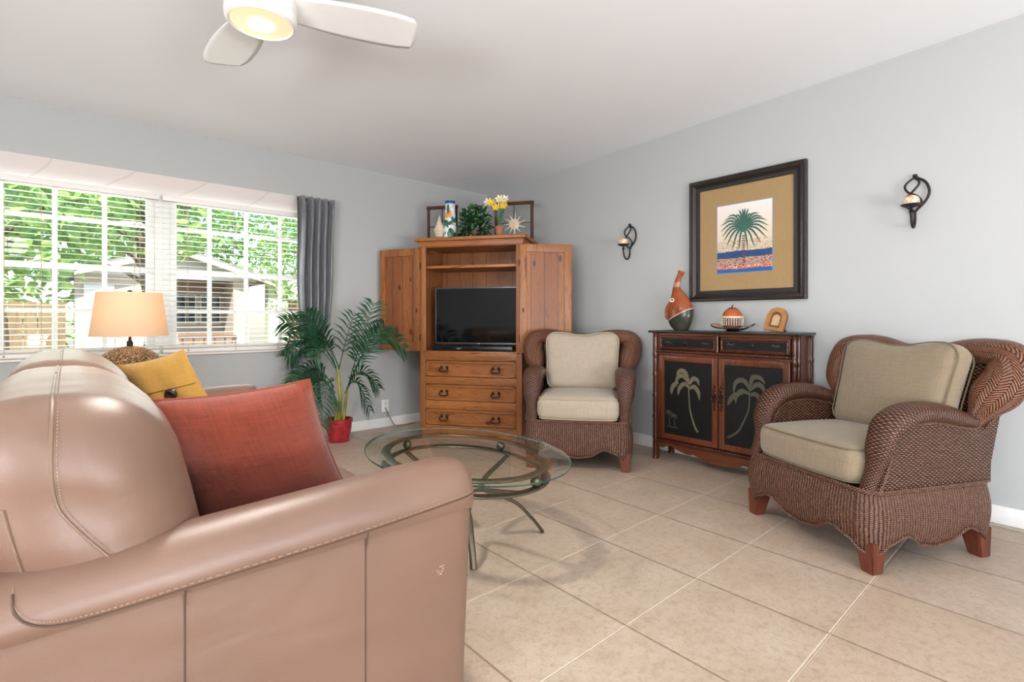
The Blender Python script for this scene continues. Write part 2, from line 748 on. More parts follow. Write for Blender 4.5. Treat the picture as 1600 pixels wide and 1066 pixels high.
bm = new()
span(bm, XL - .1, XR + .1, YB - .1, YW + .16, -.12, 0)
struct('floor', bm, MTILE, smooth=False)
bm = new()
add_prism(bm, [(XL - .1, YB - .1, ceil_z(YB - .1)), (XL - .1, YW + .16, ceil_z(YW + .16)), (XL - .1, YW + .16, 2.75), (XL - .1, YB - .1, 2.85)], (XR - XL + .2, 0, 0))
struct('ceiling', bm, MC, smooth=False)
bm = new()
span(bm, XR, XR + .1, YB - .1, YW + .16, 0, 2.75)
struct('wall_right', bm, MW, smooth=False)
# window wall with its wide opening
OX0, OX1, OZ0, OZ1 = -.95, 1.70, .757, 2.065
bm = new()
span(bm, XL - .1, OX0, YW, YW + .16, 0, 2.5)
span(bm, OX1, XR, YW, YW + .16, 0, 2.5)
span(bm, OX0, OX1, YW, YW + .16, 0, OZ0)
span(bm, OX0, OX1, YW, YW + .16, OZ1, 2.5)
struct('wall_left', bm, MW, smooth=False)
# unseen wall behind the camera, its opening added to let light in
bm = new()
span(bm, XL - .1, -.6, YB - .1, YB, 0, 2.72)
span(bm, 1.8, XR + .1, YB - .1, YB, 0, 2.72)
span(bm, -.6, 1.8, YB - .1, YB, 2.15, 2.72)
struct('wall_back', bm, MW, smooth=False)
bm = new()
span(bm, XL - .1, XL, YB, YW, 0, .7)
span(bm, XL - .1, XL, YB, YW, 2.05, 2.75)
span(bm, XL - .1, XL, YB, -1.9, .7, 2.05)
span(bm, XL - .1, XL, .7, YW, .7, 2.05)
struct('wall_side', bm, MW, smooth=False)
# baseboards
bm = new()
span(bm, OX0 - 1.6, XR, YW - .014, YW, 0, .088, .004)
struct('baseboard_left', bm, MWHITE)
bm = new()
span(bm, XR - .014, XR, YB, YW - .014, 0, .092, .004)
struct('baseboard_right', bm, MWHITE)


# marble-like sloping board above the window, and sill
def marble():
    m = M('veined white board')
    co = m.coords(rot=(0, R(-50), 0), scale=(1, 1, 1))
    w = m.n('TexWave', wave_type='BANDS', bands_direction='X')
    m.l(co, w.inputs['Vector'])
    w.inputs['Scale'].default_value = 1.15
    w.inputs['Distortion'].default_value = 3.0
    w.inputs['Detail'].default_value = 2
    w.inputs['Detail Scale'].default_value = 1.3
    k = m.math('LESS_THAN', w.outputs['Fac'], .0035)
    m.set(m.mix(m.math('MULTIPLY', k, .22), lin('e9e2df'), lin('a59c98')), .45)
    return m.m


bm = new()
add_prism(bm, [(OX0, YW + .003, OZ1), (OX0, YW + .14, 1.935), (OX0, YW + .15, 1.96), (OX0, YW + .15, OZ1)], (OX1 - OX0, 0, 0))
struct('trim_1', bm, marble(), smooth=False)
bm = new()
span(bm, OX0, OX1, YW - .012, YW + .155, OZ0, OZ0 + .014, .004)
struct('trim_2', bm, plain('marble sill', 'e4ddd6', .3, var=.06, vs=6))
bm = new()
span(bm, OX0, OX0 + .01, YW, YW + .15, OZ0 + .014, OZ1)
span(bm, OX1 - .01, OX1, YW, YW + .15, OZ0 + .014, OZ1)
struct('trim_3', bm, MWHITE, smooth=False)

# ---- windows
MGLASS = M('window glass')
tr = MGLASS.n('BsdfTransparent')
gl = MGLASS.n('BsdfGlossy')
gl.inputs['Roughness'].default_value = .02
fr = MGLASS.n('Fresnel')
mx = MGLASS.n('MixShader')
geo = MGLASS.n('NewGeometry')
MGLASS.l(MGLASS.math('MULTIPLY', fr.outputs[0], MGLASS.math('SUBTRACT', .8, geo.outputs['Backfacing'], clamp=True)), mx.inputs[0])
MGLASS.l(tr.outputs[0], mx.inputs[1])
MGLASS.l(gl.outputs[0], mx.inputs[2])
MGLASS.l(mx.outputs[0], MGLASS.out.inputs['Surface'])


def win(idx, cols, x0, x1):
    bm = new()
    Y0, Y1 = YW + .165, YW + .215
    zb, zt = .775, 2.03
    span(bm, x0, x0 + .05, Y0, Y1, zb, zt, .004)
    span(bm, x1 - .05, x1, Y0, Y1, zb, zt, .004)
    span(bm, x0, x1, Y0, Y1, zt - .03, zt, .004)
    span(bm, x0, x1, Y0, Y1, zb, zb + .03, .004)
    span(bm, x0, x1, Y0 - .01, Y1, 1.367, 1.405, .004)
    o = struct('window_%d' % idx, bm, MWIN)
    bm = new()
    for c in cols:
        span(bm, c - .014, c + .014, Y0 + .006, Y0 + .03, zb + .02, zt - .02, .003)
    for z, a in ((1.712, .015), (1.083, .014)):
        span(bm, x0 + .03, x1 - .03, Y0 + .004, Y0 + .03, z - a, z + a, .003)
    obj('muntins', bm, MWIN, o)
    bm = new()
    span(bm, x0 + .03, x1 - .03, Y0 + .034, Y0 + .037, zb + .02, zt - .02)
    obj('window_pane', bm, MGLASS.m, o, smooth=False)
    return o


win(1, (-.59 + .265, -.073 + .008, .197), -.61, .485)
win(2, (.846, 1.11, 1.376), .575, 1.69)
win(3, (-.85,), -1.1, -.63)
bm = new()
span(bm, .485, .575, YW + .15, YW + .22, .76, 2.06)
span(bm, -.63, -.61, YW + .15, YW + .22, .76, 2.06)
span(bm, -1.2, 1.8, YW + .16, YW + .24, .70, .776)
struct('trim_4', bm, MWIN, smooth=False)


# ---- blinds
def blind(x0, x1, label, cords):
    t = thing('window_blind', label, 'blind', ((x0 + x1) / 2, YW + .085, .772), 0, 'horizontal slat blinds in the window recess')
    w = (x1 - x0) / 2 - .006
    bm = new()
    span(bm, -w, w, -.027, .027, 1.125, 1.165, .003)
    obj('headrail', bm, MSLAT, t)
    bm = new()
    z = .075
    while z < 1.115:
        tilt = R(4)
        add_box(bm, (0, 0, z), (2 * w, .046, .0028), 0, Euler((tilt, 0, 0)))
        z += .0385
    obj('slats', bm, MSLAT, t, smooth=False)
    bm = new()
    add_tube(bm, [(-w, 0, .044), (w, 0, .044)], (.013), seg=12, up=(0, 0, 1), flat=1.9)
    span(bm, -w, w, -.03, .03, .003, .030, .008)
    obj('bottom_rail', bm, MSLAT, t)
    for cx in cords:
        bm = new()
        for yy in (-.026, .026):
            add_tube(bm, [(cx, yy, .01), (cx, yy, 1.13)], .0011, seg=5)
        add_sphere(bm, (cx, -.032, .018), .006, 8, 6)
        obj('lift_cord', bm, MCORD, t)
    return t


blind(-.93, .512, 'white horizontal slat blind in the window recess behind the table lamp', (-.30 + .209, .08, .36 + .209, .60))
blind(.518, 1.69, 'white horizontal slat blind beside the grey curtain', (-.42, -.10, .22, .46))

# ------------------------------------------------------------------ outdoors
def leaf_mat(name, a, b, c):
    m = M(name)
    co = m.coords()
    f = m.noise(co, 9, 2, .6)
    col = m.ramp(f, [(.3, a), (.5, b), (.72, c)])
    m.set(col, .4)
    tl = m.n('BsdfTranslucent')
    m.l(col, tl.inputs[0])
    mx = m.n('MixShader')
    mx.inputs[0].default_value = .5
    m.l(m.b.outputs[0], mx.inputs[1])
    m.l(tl.outputs[0], mx.inputs[2])
    m.l(mx.outputs[0], m.out.inputs['Surface'])
    return m.m


LM1 = leaf_mat('sea grape leaf', '6ba553', 'a9d57c', 'e9f09a')
LM2 = leaf_mat('shade tree leaf', '5f8c4a', '9ac570', 'cfe29a')
MBARK = plain('bark', '7a6652', .9, var=.3)


def tree(label, c, rad, n, size, mat, seed, trunk=True, rnd_leaf=True, group=None):
    rnd = random.Random(seed)
    t = thing('leafy_tree', label, 'tree', (c[0], c[1], -.1), 0, group)
    bm = new()
    uvl = None
    for i in range(n):
        while True:
            p = Vector((rnd.uniform(-1, 1), rnd.uniform(-1, 1), rnd.uniform(-1, 1)))
            if .25 < p.length < 1:
                break
        q = Vector((p.x * rad[0], p.y * rad[1], p.z * rad[2] + c[2] + .1))
        s = size * rnd.uniform(.6, 1.25)
        e = Euler((rnd.uniform(-1.1, 1.1), rnd.uniform(-1.1, 1.1), rnd.uniform(0, 6.28))).to_matrix()
        if rnd_leaf:
            pts = [(-.9, 0, 0), (-.5, .62, .1), (.1, .72, .14), (.7, .45, .08), (1, 0, -.02), (.7, -.45, .08), (.1, -.72, .14), (-.5, -.62, .1)]
        else:
            pts = [(-1, 0, 0), (-.3, .3, .08), (.4, .25, .06), (1, 0, -.1), (.4, -.25, .06), (-.3, -.3, .08)]
        vs = [bm.verts.new(q + e @ (Vector(a) * s)) for a in pts]
        bm.faces.new(vs)
    obj('foliage', bm, mat, t, smooth=False)
    bm = new()
    top = c[2] + .1
    add_tube(bm, catmull([(0, 0, 0), (.05, 0, top * .4), (-.05, .05, top * .75), (.05, 0, top + rad[2] * .5)], 4), lambda s: .09 * (1 - .7 * s), seg=8)
    for k in range(7):
        a = rnd.uniform(0, 6.28)
        z0 = top * rnd.uniform(.55, .9)
        add_tube(bm, catmull([(0, 0, z0), (rad[0] * .4 * math.cos(a), rad[1] * .4 * math.sin(a), z0 + rad[2] * .2), (rad[0] * .85 * math.cos(a), rad[1] * .8 * math.sin(a), z0 + rad[2] * rnd.uniform(.1, .6))], 4), lambda s: .03 * (1 - .8 * s), seg=6)
    obj('trunk', bm, MBARK, t)
    return t


G = 'trees seen through the window'
tree('round-leaved bush filling the left end of the window', (-.55, 7.0, 2.35), (1.15, .7, 1.15), 1500, .085, LM1, 1)
tree('round-leaved tree just left of the window mullion', (.75, 7.9, 2.75), (1.0, .6, 1.05), 1200, .075, LM1, 2)
tree('tall leafy tree rising behind the small gabled house', (2.3, 15.2, 4.1), (3.2, 1.2, 2.6), 5200, .14, LM2, 3, rnd_leaf=False)
tree('fine-leaved tree seen in the window beside the curtain', (4.4, 11.6, 2.6), (1.5, .9, 1.5), 3000, .08, LM2, 4, rnd_leaf=False)
tree('dense hedge tree far left beyond the fence', (-2.2, 13.5, 2.8), (3.4, 1.2, 3.0), 4200, .14, LM2, 5, rnd_leaf=False)

bm = new()
span(bm, -14, 14, YW + .3, 26, -.25, -.1)
struct('ground', bm, plain('sandy lawn', '8f8a68', .95, var=.3, vs=3), smooth=False)

# small gabled house
MHW = plain('cream stucco', 'c9b7a6', .8, var=.08)
MHT = plain('white painted wood', 'cfcec8', .6)
MHR = plain('grey shingle', '8c8984', .9, var=.25)
MPORCH = plain('tan boards', '96806c', .7, var=.15, vs=6)
MDGL = plain('dark window glass', '28323a', .1)
t = thing('gabled_house', 'small cream house with a low gable roof seen through the window', 'house', (1.6, 12.0, -.1))
bm = new()
span(bm, -1.5, -.45, .0, 3, 0, 2.05)
span(bm, -.45, 1.35, .9, 3, 0, 2.05)
span(bm, 1.05, 1.35, 0, .9, 0, 2.05)
obj('wall', bm, MHW, t, smooth=False)
bm = new()
add_prism(bm, [(-1.5, -.02, 2.0), (1.5, -.02, 2.0), (.05, -.02, 2.5)], (0, .12, 0))
span(bm, -1.5, 1.5, -.04, .08, 1.92, 2.02)
obj('gable', bm, MHT, t, smooth=False)
bm = new()
for sx in (-1, 1):
    add_prism(bm, [(.05, -.25, 2.56), (.05 + sx * 1.75, -.25, 1.98), (.05 + sx * 1.75, -.25, 1.92), (.05, -.25, 2.49)], (0, 3.4, 0))
obj('roof', bm, MHR, t, smooth=False)
bm = new()
for sx in (-1, 1):
    add_prism(bm, [(.05, -.29, 2.50), (.05 + sx * 1.77, -.29, 1.93), (.05 + sx * 1.77, -.29, 1.83), (.05, -.29, 2.40)], (0, .03, 0))
obj('fascia', bm, plain('weathered fascia', 'd8cdb8', .7), t, smooth=False)
for y_, z0_, z1_ in ((.82, 0, .85), (.80, 1.72, 2.0)):
    bm = new()
    span(bm, -.45, 1.05, y_, .9, z0_, z1_)
    obj('porch_panel', bm, MPORCH, t, smooth=False)
for k in range(3):
    x0 = -.36 + k * .47
    bm = new()
    span(bm, x0, x0 + .40, .84, .9, 1.0, 1.66)
    f = obj('window_frame', bm, MHT, t, smooth=False)
    bm = new()
    for a in range(2):
        for b in range(2):
            span(bm, x0 + .03 + a * .18, x0 + .19 + a * .18, .825, .842, 1.04 + b * .31, 1.31 + b * .31)
    obj('window_pane', bm, MDGL, f, smooth=False)
bm = new()
for k in range(9):
    span(bm, -.45 + k * .19, -.42 + k * .19, -.02, .02, 0, .72)
span(bm, -.45, 1.1, -.03, .03, .72, .78)
obj('porch_railing', bm, plain('brown railing', '6e5546', .7), t, smooth=False)
bm = new()
span(bm, -1.38, -.95, -.04, 0, 0, 1.75)
d = obj('door', bm, plain('white door', 'f0f0ec', .5), t, smooth=False)
bm = new()
span(bm, -1.02, -.99, -.08, -.04, .8, 1.0)
obj('door_handle', bm, MIRON, d, smooth=False)

# pale column, tree trunk and board fence
o = obj('garden_post', box((3.55, 12.1, .95), (.42, .3, 2.1)), plain('pale green stucco', 'c9d0b0', .8), smooth=False)
tag(o, 'pale green square post between house and board fence outside', 'post')


def fence(x0, x1, y, h, label, mat):
    t = thing('board_fence', label, 'fence', (x0, y, -.1))
    bm = new()
    x = 0
    rnd = random.Random(int(x0 * 10) + 50)
    while x < x1 - x0:
        span(bm, x, x + .135, 0, .02, 0, h + rnd.uniform(-.02, .02))
        x += .145
    obj('fence_boards', bm, mat, t, smooth=False)
    bm = new()
    for z in (.3, h - .3):
        span(bm, 0, x1 - x0, .02, .06, z, z + .08)
    obj('fence_rail', bm, mat, t, smooth=False)


fence(3.6, 6.8, 12.6, 1.6, 'brown board fence outside, right of the small house', wood('fence boards', 'b58c68', '7a5a42', 'z', .4))
fence(-3.2, -.15, 9.4, 1.35, 'tan board fence outside behind the round-leaved bush', wood('fence boards tan', '9c8662', '6e5c44', 'z', .4))

# ------------------------------------------------------------------ curtain
def curtain():
    m = M('grey satin')
    co = m.coords(scale=(60, 60, 4))
    a = m.noise(co, 1.5, 3, .6)
    m.set(m.ramp(a, [(.3, '606266'), (.7, '85878c')]), .34, Sheen_Weight=.4)
    m.b.inputs['Metallic'].default_value = .25
    m.bump(m.noise(m.coords(scale=(30, 30, 30)), 3, 4, .7), .12, .004)
    t = thing('curtain', 'grey satin curtain knotted at the bottom, hanging at the window edge', 'curtain', (1.43, YW - .075, 0))

    def f(u, v):
        z = 2.055 - v * 1.45
        if z > 1.0:
            w = .335 - .075 * ((2.055 - z) / 1.05) ** 1.6
        else:
            w = .26 - .12 * ((1.0 - z) / .4)
        x0 = .0 + .035 * v
        amp = .030 + .006 * math.sin(5 * v)
        y = amp * math.sin(u * 2 * math.pi * 5.2 + .7 * math.sin(2.2 * v)) + .008 * math.sin(u * 27 + v * 5)
        if z < 1.0:
            y += .02 * math.sin(v * 9)
        return (x0 + u * w + .006 * math.sin(9 * v + 3 * u), y, z)
    bm = new()
    grid(bm, f, 90, 40)
    obj('drape', bm, m.m, t, solid=.0025, angle=80)
    bm = new()
    # bunched tail
    def g(u, v):
        a = 2 * math.pi * u
        r = (.055 + .04 * math.sin(math.pi * v)) * (1 + .18 * math.sin(7 * a) + .1 * math.sin(11 * a + 3 * v))
        r *= (1 - .75 * max(0, (v - .85) / .15))
        return (.11 + .02 * v + r * math.cos(a), -.005 + r * .7 * math.sin(a), .70 - .22 * v)
    grid(bm, g, 60, 14, cu=True)
    obj('knotted_tail', bm, m.m, t, angle=80)
    bm = new()
    add_tube(bm, [(.02, .028, 2.035), (.31, .028, 2.035)], .006, seg=10)
    obj('rod', bm, MIRON, t)


curtain()

# ------------------------------------------------------------------ sofa
def sofa():
    t = thing('leather_sofa', 'taupe leather sofa with rolled arms in the foreground', 'sofa', (0, 0, 0))
    # base and back
    bm = new()
    span(bm, -.2, .775, 1.07, 3.17, .05, .30, .02)
    obj('base', bm, MLEA, t)
    bm = rbox(.26, 2.06, .66, .09, 10, c=(-.17, 2.115, .36), deform=lambda p, q: (p.x - .10 * max(0, q[2]) * .5, p.y, p.z))
    obj('back_frame', bm, MLEA, t)

    def arm(y0, sgn, lab):
        # cross-section (dy from outer face, z), sgn=+1: outer face at -y side
        prof = [(.012, .05), (.012, .535), (.004, .548), (-.004, .575), (0, .61), (.018, .64), (.05, .658), (.085, .662), (.125, .655), (.17, .632), (.205, .59), (.22, .53), (.215, .45), (.21, .05)]
        prof = [(a, b) for a, b in prof]
        P = [Vector((0, y0 + sgn * a, b)) for a, b in prof]
        P = catmull(P, 3)
        cy = sum(p.y for p in P) / len(P)
        bm = new()
        xs = [-.13, -.10, -.02, .1, .2, .3, .4, .5, .6, .68, .735, .765, .784, .795, .80]
        ins = [0, 0, 0, 0, 0, 0, 0, 0, 0, 0, .0, .003, .010, .022, .040]
        rings = []
        for x, i_ in zip(xs, ins):
            ring = []
            for p in P:
                dz = (p.z - .05)
                k = 1 - i_ / .12
                yy = cy + (p.y - cy) * k
                zz = p.z if p.z < .12 else p.z - i_ * (dz / .61) * .9
                xx = x - (.03 * (1 - dz / .61) if x > .6 else 0)
                # slight crown dip toward the back
                zz -= (.045 * max(0, (.62 - x))) * max(0, min(1, (p.z - .545) / .10))
                ring.append(bm.verts.new((xx, yy, zz)))
            rings.append(ring)
        for a, b in zip(rings[:-1], rings[1:]):
            for k in range(len(P) - 1):
                bm.faces.new((a[k], a[k + 1], b[k + 1], b[k]))
            bm.faces.new((a[-1], a[0], b[0], b[-1]))
        bm.faces.new(rings[-1])
        bm.faces.new(rings[0][::-1])
        bmesh.ops.recalc_face_normals(bm, faces=bm.faces[:])
        o = obj('arm', bm, MLEA, t, angle=50)
        if sgn > 0:
            # seam and stitches along the roll, two vertical panel seams
            abvh = BVHTree.FromPolygons([v.co.copy() for v in o.data.vertices], [list(p.vertices) for p in o.data.polygons])

            def on_arm(x, z, lift=.0005):
                h = abvh.ray_cast(Vector((x, y0 - .3, z)), Vector((0, 1, 0)))
                return (h[0] if h[0] else Vector((x, y0, z))) + Vector((0, -lift, 0))
            cvl = catmull([(.795, 0, .582), (.72, 0, .577), (.6, 0, .570), (.45, 0, .563), (.3, 0, .560), (.155, 0, .558), (.06, 0, .556), (-.005, 0, .560), (-.040, 0, .574), (-.058, 0, .594), (-.062, 0, .615)], 10)
            line = [on_arm(p.x, p.z) for p in cvl]
            bm = new()
            add_tube(bm, line, .0021, seg=6)
            for x in (.155, .493):
                add_tube(bm, [on_arm(x, .06 + .5 * k / 12, 0) for k in range(13)], .0018, seg=6)
            obj('seam', bm, MSEAM, o)
            bm = new()
            l2 = [on_arm(p.x, p.z + .007, .001) for p in line]
            acc = 0
            for i in range(len(l2) - 1):
                a, b = l2[i], l2[i + 1]
                n = max(1, int((b - a).length / .0085))
                for k in range(n):
                    p = a.lerp(b, k / n)
                    q = a.lerp(b, (k + .6) / n)
                    add_tube(bm, [p, q], .0011, seg=4)
            obj('stitching', bm, MSTI, o)
            bm = new()
            rs = random.Random(9)
            for k in range(9):
                x, z = .691 + rs.uniform(-.013, .013), .411 + rs.uniform(-.014, .014)
                a = rs.uniform(-.6, 1.2)
                ln = rs.uniform(.003, .008)
                add_tube(bm, [on_arm(x, z, 0), on_arm(x + ln * math.cos(a), z + ln * math.sin(a), 0)], .0007, seg=5)
            obj('scuff_mark', bm, plain('pale scuff', 'b8a294', .7), o)
        return o
    arm(1.038, 1, 'near')
    arm(3.185, -1, 'far')
    for y0, y1 in ((1.27, 2.11), (2.12, 2.96)):
        def df(p, q):
            return (p.x + .012 * (1 - q[1] ** 2) * (1 if q[0] > .5 else 0), p.y, p.z + .018 * max(0, q[2]) * (1 - q[0] ** 2) * (1 - q[1] ** 2))
        bm = rbox(.70, y1 - y0, .17, .055, 10, df, c=(.46, (y0 + y1) / 2, .375))
        o = obj('seat_cushion', bm, MLEA, t)
    # back cushions
    for y0, y1 in ((1.085, 2.05), (2.06, 3.03)):
        W_ = y1 - y0

        def df(p, q, W_=W_):
            x = p.x - .22 * (p.z)            # lean back
            x += .035 * (1 - q[1] ** 2) * (1 if q[0] > 0 else -.4) * (1 - q[2] ** 2 * .6)
            z = p.z + .012 * max(0, q[2]) * (1 - q[1] ** 2) * (1 - .4 * q[0] ** 2)
            yy = p.y * (1 - .05 * max(0, -q[2]) + 0.0)
            # soft creases
            z += .0011 * max(0, q[2]) * math.sin(p.y * 46 + 9 * p.x)
            yy += .004 * math.sin(p.z * 34 + p.x * 20) * (1 if abs(q[1]) > .8 else 0)
            return (x, yy, z)
        cx, cz = .03, .663
        bm = rbox(.30, W_, .452, .12, 14, df, c=(cx, (y0 + y1) / 2, cz))
        o = obj('back_cushion', bm, MLEA, t, angle=80)
        # seams: loops round the cushion near each end, taken on the surface by ray casting
        me = o.data

        bvh = BVHTree.FromPolygons([v.co.copy() for v in me.vertices], [list(p.vertices) for p in me.polygons])
        cc = Vector((cx, (y0 + y1) / 2, cz))
        sb = new()
        pts = []
        for k in range(16):
            tgt = cc + Vector((-.055 - .05 * (k / 15) ** .8, -(W_ / 2 - .16), -.13 + .20 * k / 15))
            hit = bvh.ray_cast(tgt - Vector((0, .6, 0)), Vector((0, 1, 0)))
            if hit[0] is not None:
                pts.append(hit[0] + hit[1] * .0008)
        if len(pts) > 3:
            add_tube(sb, catmull(pts, 3), .0024, seg=6)
            obj('seam', sb, MLEAS, o)
        for sx, tip in ((-1, y0), (1, y1)):
            pts = []
            for k in range(61):
                s_ = k / 60
                if s_ < .45:        # up the end face, leaning back
                    q = s_ / .45
                    tgt = cc + Vector((.085 - .135 * q ** .8, sx * (W_ / 2 - .16), -.10 + .17 * q))
                    dr = Vector((0, -sx, 0))
                elif s_ < .65:      # round the corner
                    q = (s_ - .45) / .2
                    tgt = cc + Vector((-.050, sx * (W_ / 2 - .16), .07))
                    dr = Vector((0, -sx * math.cos(q * R(90)), -math.sin(q * R(90))))
                else:               # along the top to the middle
                    q = (s_ - .65) / .35
                    tgt = cc + Vector((-.050, sx * (W_ / 2 - .16) * (1 - .97 * q), 0))
                    dr = Vector((0, 0, -1))
                hit = bvh.ray_cast(tgt - dr * .6, dr)
                if hit[0] is not None:
                    pts.append(hit[0] + hit[1] * .0008)
            pts2 = [pts[0]]
            for p in pts[1:]:
                if (p - pts2[-1]).length > .006:
                    pts2.append(p)
            for _ in range(10):
                pts2 = [pts2[0]] + [(pts2[i - 1] + pts2[i] * 2 + pts2[i + 1]) / 4 for i in range(1, len(pts2) - 1)] + [pts2[-1]]
                pts2 = [(lambda h: h[0] + h[1] * .0008)(bvh.find_nearest(p)) for p in pts2]
            cur = catmull(pts2, 3)
            sb, st = new(), new()
            add_tube(sb, cur, .0026, seg=6)
            for i in range(0, len(cur) - 1, 1):
                a, b = cur[i], cur[i + 1]
                off = Vector((.007, 0, .002))
                n = max(1, int((b - a).length / .009))
                for k in range(n):
                    p_ = bvh.find_nearest(a.lerp(b, k / n) + off)
                    q_ = bvh.find_nearest(a.lerp(b, (k + .55) / n) + off)
                    add_tube(st, [p_[0] + p_[1] * .0008, q_[0] + q_[1] * .0008], .0011, seg=4)
            obj('seam', sb, MLEAS, o)
            obj('stitching', st, MSTI, o)
    mf_ = plain('dark foot', '2a1a12', .5)
    for x in (-.1, .70):
        for y in (1.12, 3.1):
            obj('foot', lathe([(.0, 0), (.022, 0), (.03, .055), (0, .055)], c=(x, y, 0), seg=12), mf_, t)


sofa()

# throw pillows
bm, nrm, base = throw_pillow([(.125, 1.50, .832), (.512, 1.445, .858), (.640, 1.475, .50), (.27, 1.52, .470)], .15, wob=.004, seed=3)
m = fabric('rust weave', '541a0b', 'a04226', 1100, .95, '883820', .9)
t = thing('throw_pillow', 'rust red woven throw pillow leaning on the near sofa arm', 'pillow', (0, 0, 0))
obj('cover', bm, m, t, angle=80)
bm = new()
ed = [base(u / 20, 0) for u in range(21)] + [base(1, v / 20) for v in range(1, 21)] + [base(1 - u / 20, 1) for u in range(1, 21)] + [base(0, 1 - v / 20) for v in range(1, 20)]
add_tube(bm, ed, .0022, seg=6, closed=True)
obj('edge_seam', bm, plain('rust edge', '86402b', .9), t)

bm, nrm, base = throw_pillow([(.165, 2.93, .815), (.405, 2.765, .888), (.575, 2.70, .50), (.33, 2.86, .465)], .13, wob=.006, seed=8)
m = fabric('mustard weave', '94702c', 'c99a48', 900, .9, 'b88a3c', .7)
t = thing('throw_pillow', 'mustard yellow throw pillow with a large dark button', 'pillow', (0, 0, 0))
pc = obj('cover', bm, m, t, angle=80)

bvh = BVHTree.FromPolygons([v.co.copy() for v in pc.data.vertices], [list(p.vertices) for p in pc.data.polygons])
camv = Vector((0, 0, 1.0285))
n_out = nrm if nrm.dot(camv - base(.5, .5)) > 0 else -nrm


def on_pillow(u, v, lift=.001):
    p = base(u, v)
    h = bvh.ray_cast(p + n_out * .3, -n_out)
    return (h[0] if h[0] else p) + n_out * lift


bm = new()
add_tube(bm, [on_pillow(.03 + .94 * k / 24, .39) for k in range(25)], .0022, seg=6)
obj('flap_seam', bm, plain('mustard seam', '8a5c1c', .9), t)
c = on_pillow(.62, .45, .008)
bm = new()
q = n_out.to_track_quat('Z', 'Y')
add_lathe(bm, [(0, .008), (.006, .009), (.014, .013), (.022, .010), (.027, .002), (.024, -.006), (0, -.008)], seg=24)
bmesh.ops.transform(bm, matrix=Matrix.Translation(c) @ q.to_matrix().to_4x4(), verts=bm.verts[:])
obj('button', bm, plain('dark wood button', '2a1a12', .25), t)


# ------------------------------------------------------------------ wicker armchairs
WK_SK = wicker('wicker skirt weave', .0075, .0135, mid='663d2a', hi='a37b62', kind='rib')
WK_PAN = wicker('wicker panel weave', .0125, .0078, mid='6c4230', hi='ae8870')
WK_ARM = wicker('wicker arm wrap', .0115, .0072, mid='683b28', hi='b08062', rough=.32)
WK_HER = wicker('wicker herringbone', .0125, .0085, mid='5c3222', hi='9c6a4a', kind='herring', rough=.3)
WK_BR = wicker('wicker braid', .006, .006, mid='8a5a44', hi='c09078', rough=.35)
MLEG = wood('chair leg wood', '6a3524', '421d13', 'z', 1, .35, knots=False)
MDECK = plain('chair deck', '3a1c12', .8)


def interp(tab, x):
    for (a, fa), (b, fb) in zip(tab[:-1], tab[1:]):
        if x <= b:
            k = (x - a) / (b - a)
            k = k * k * (3 - 2 * k)
            return fa + (fb - fa) * k
    return tab[-1][1]


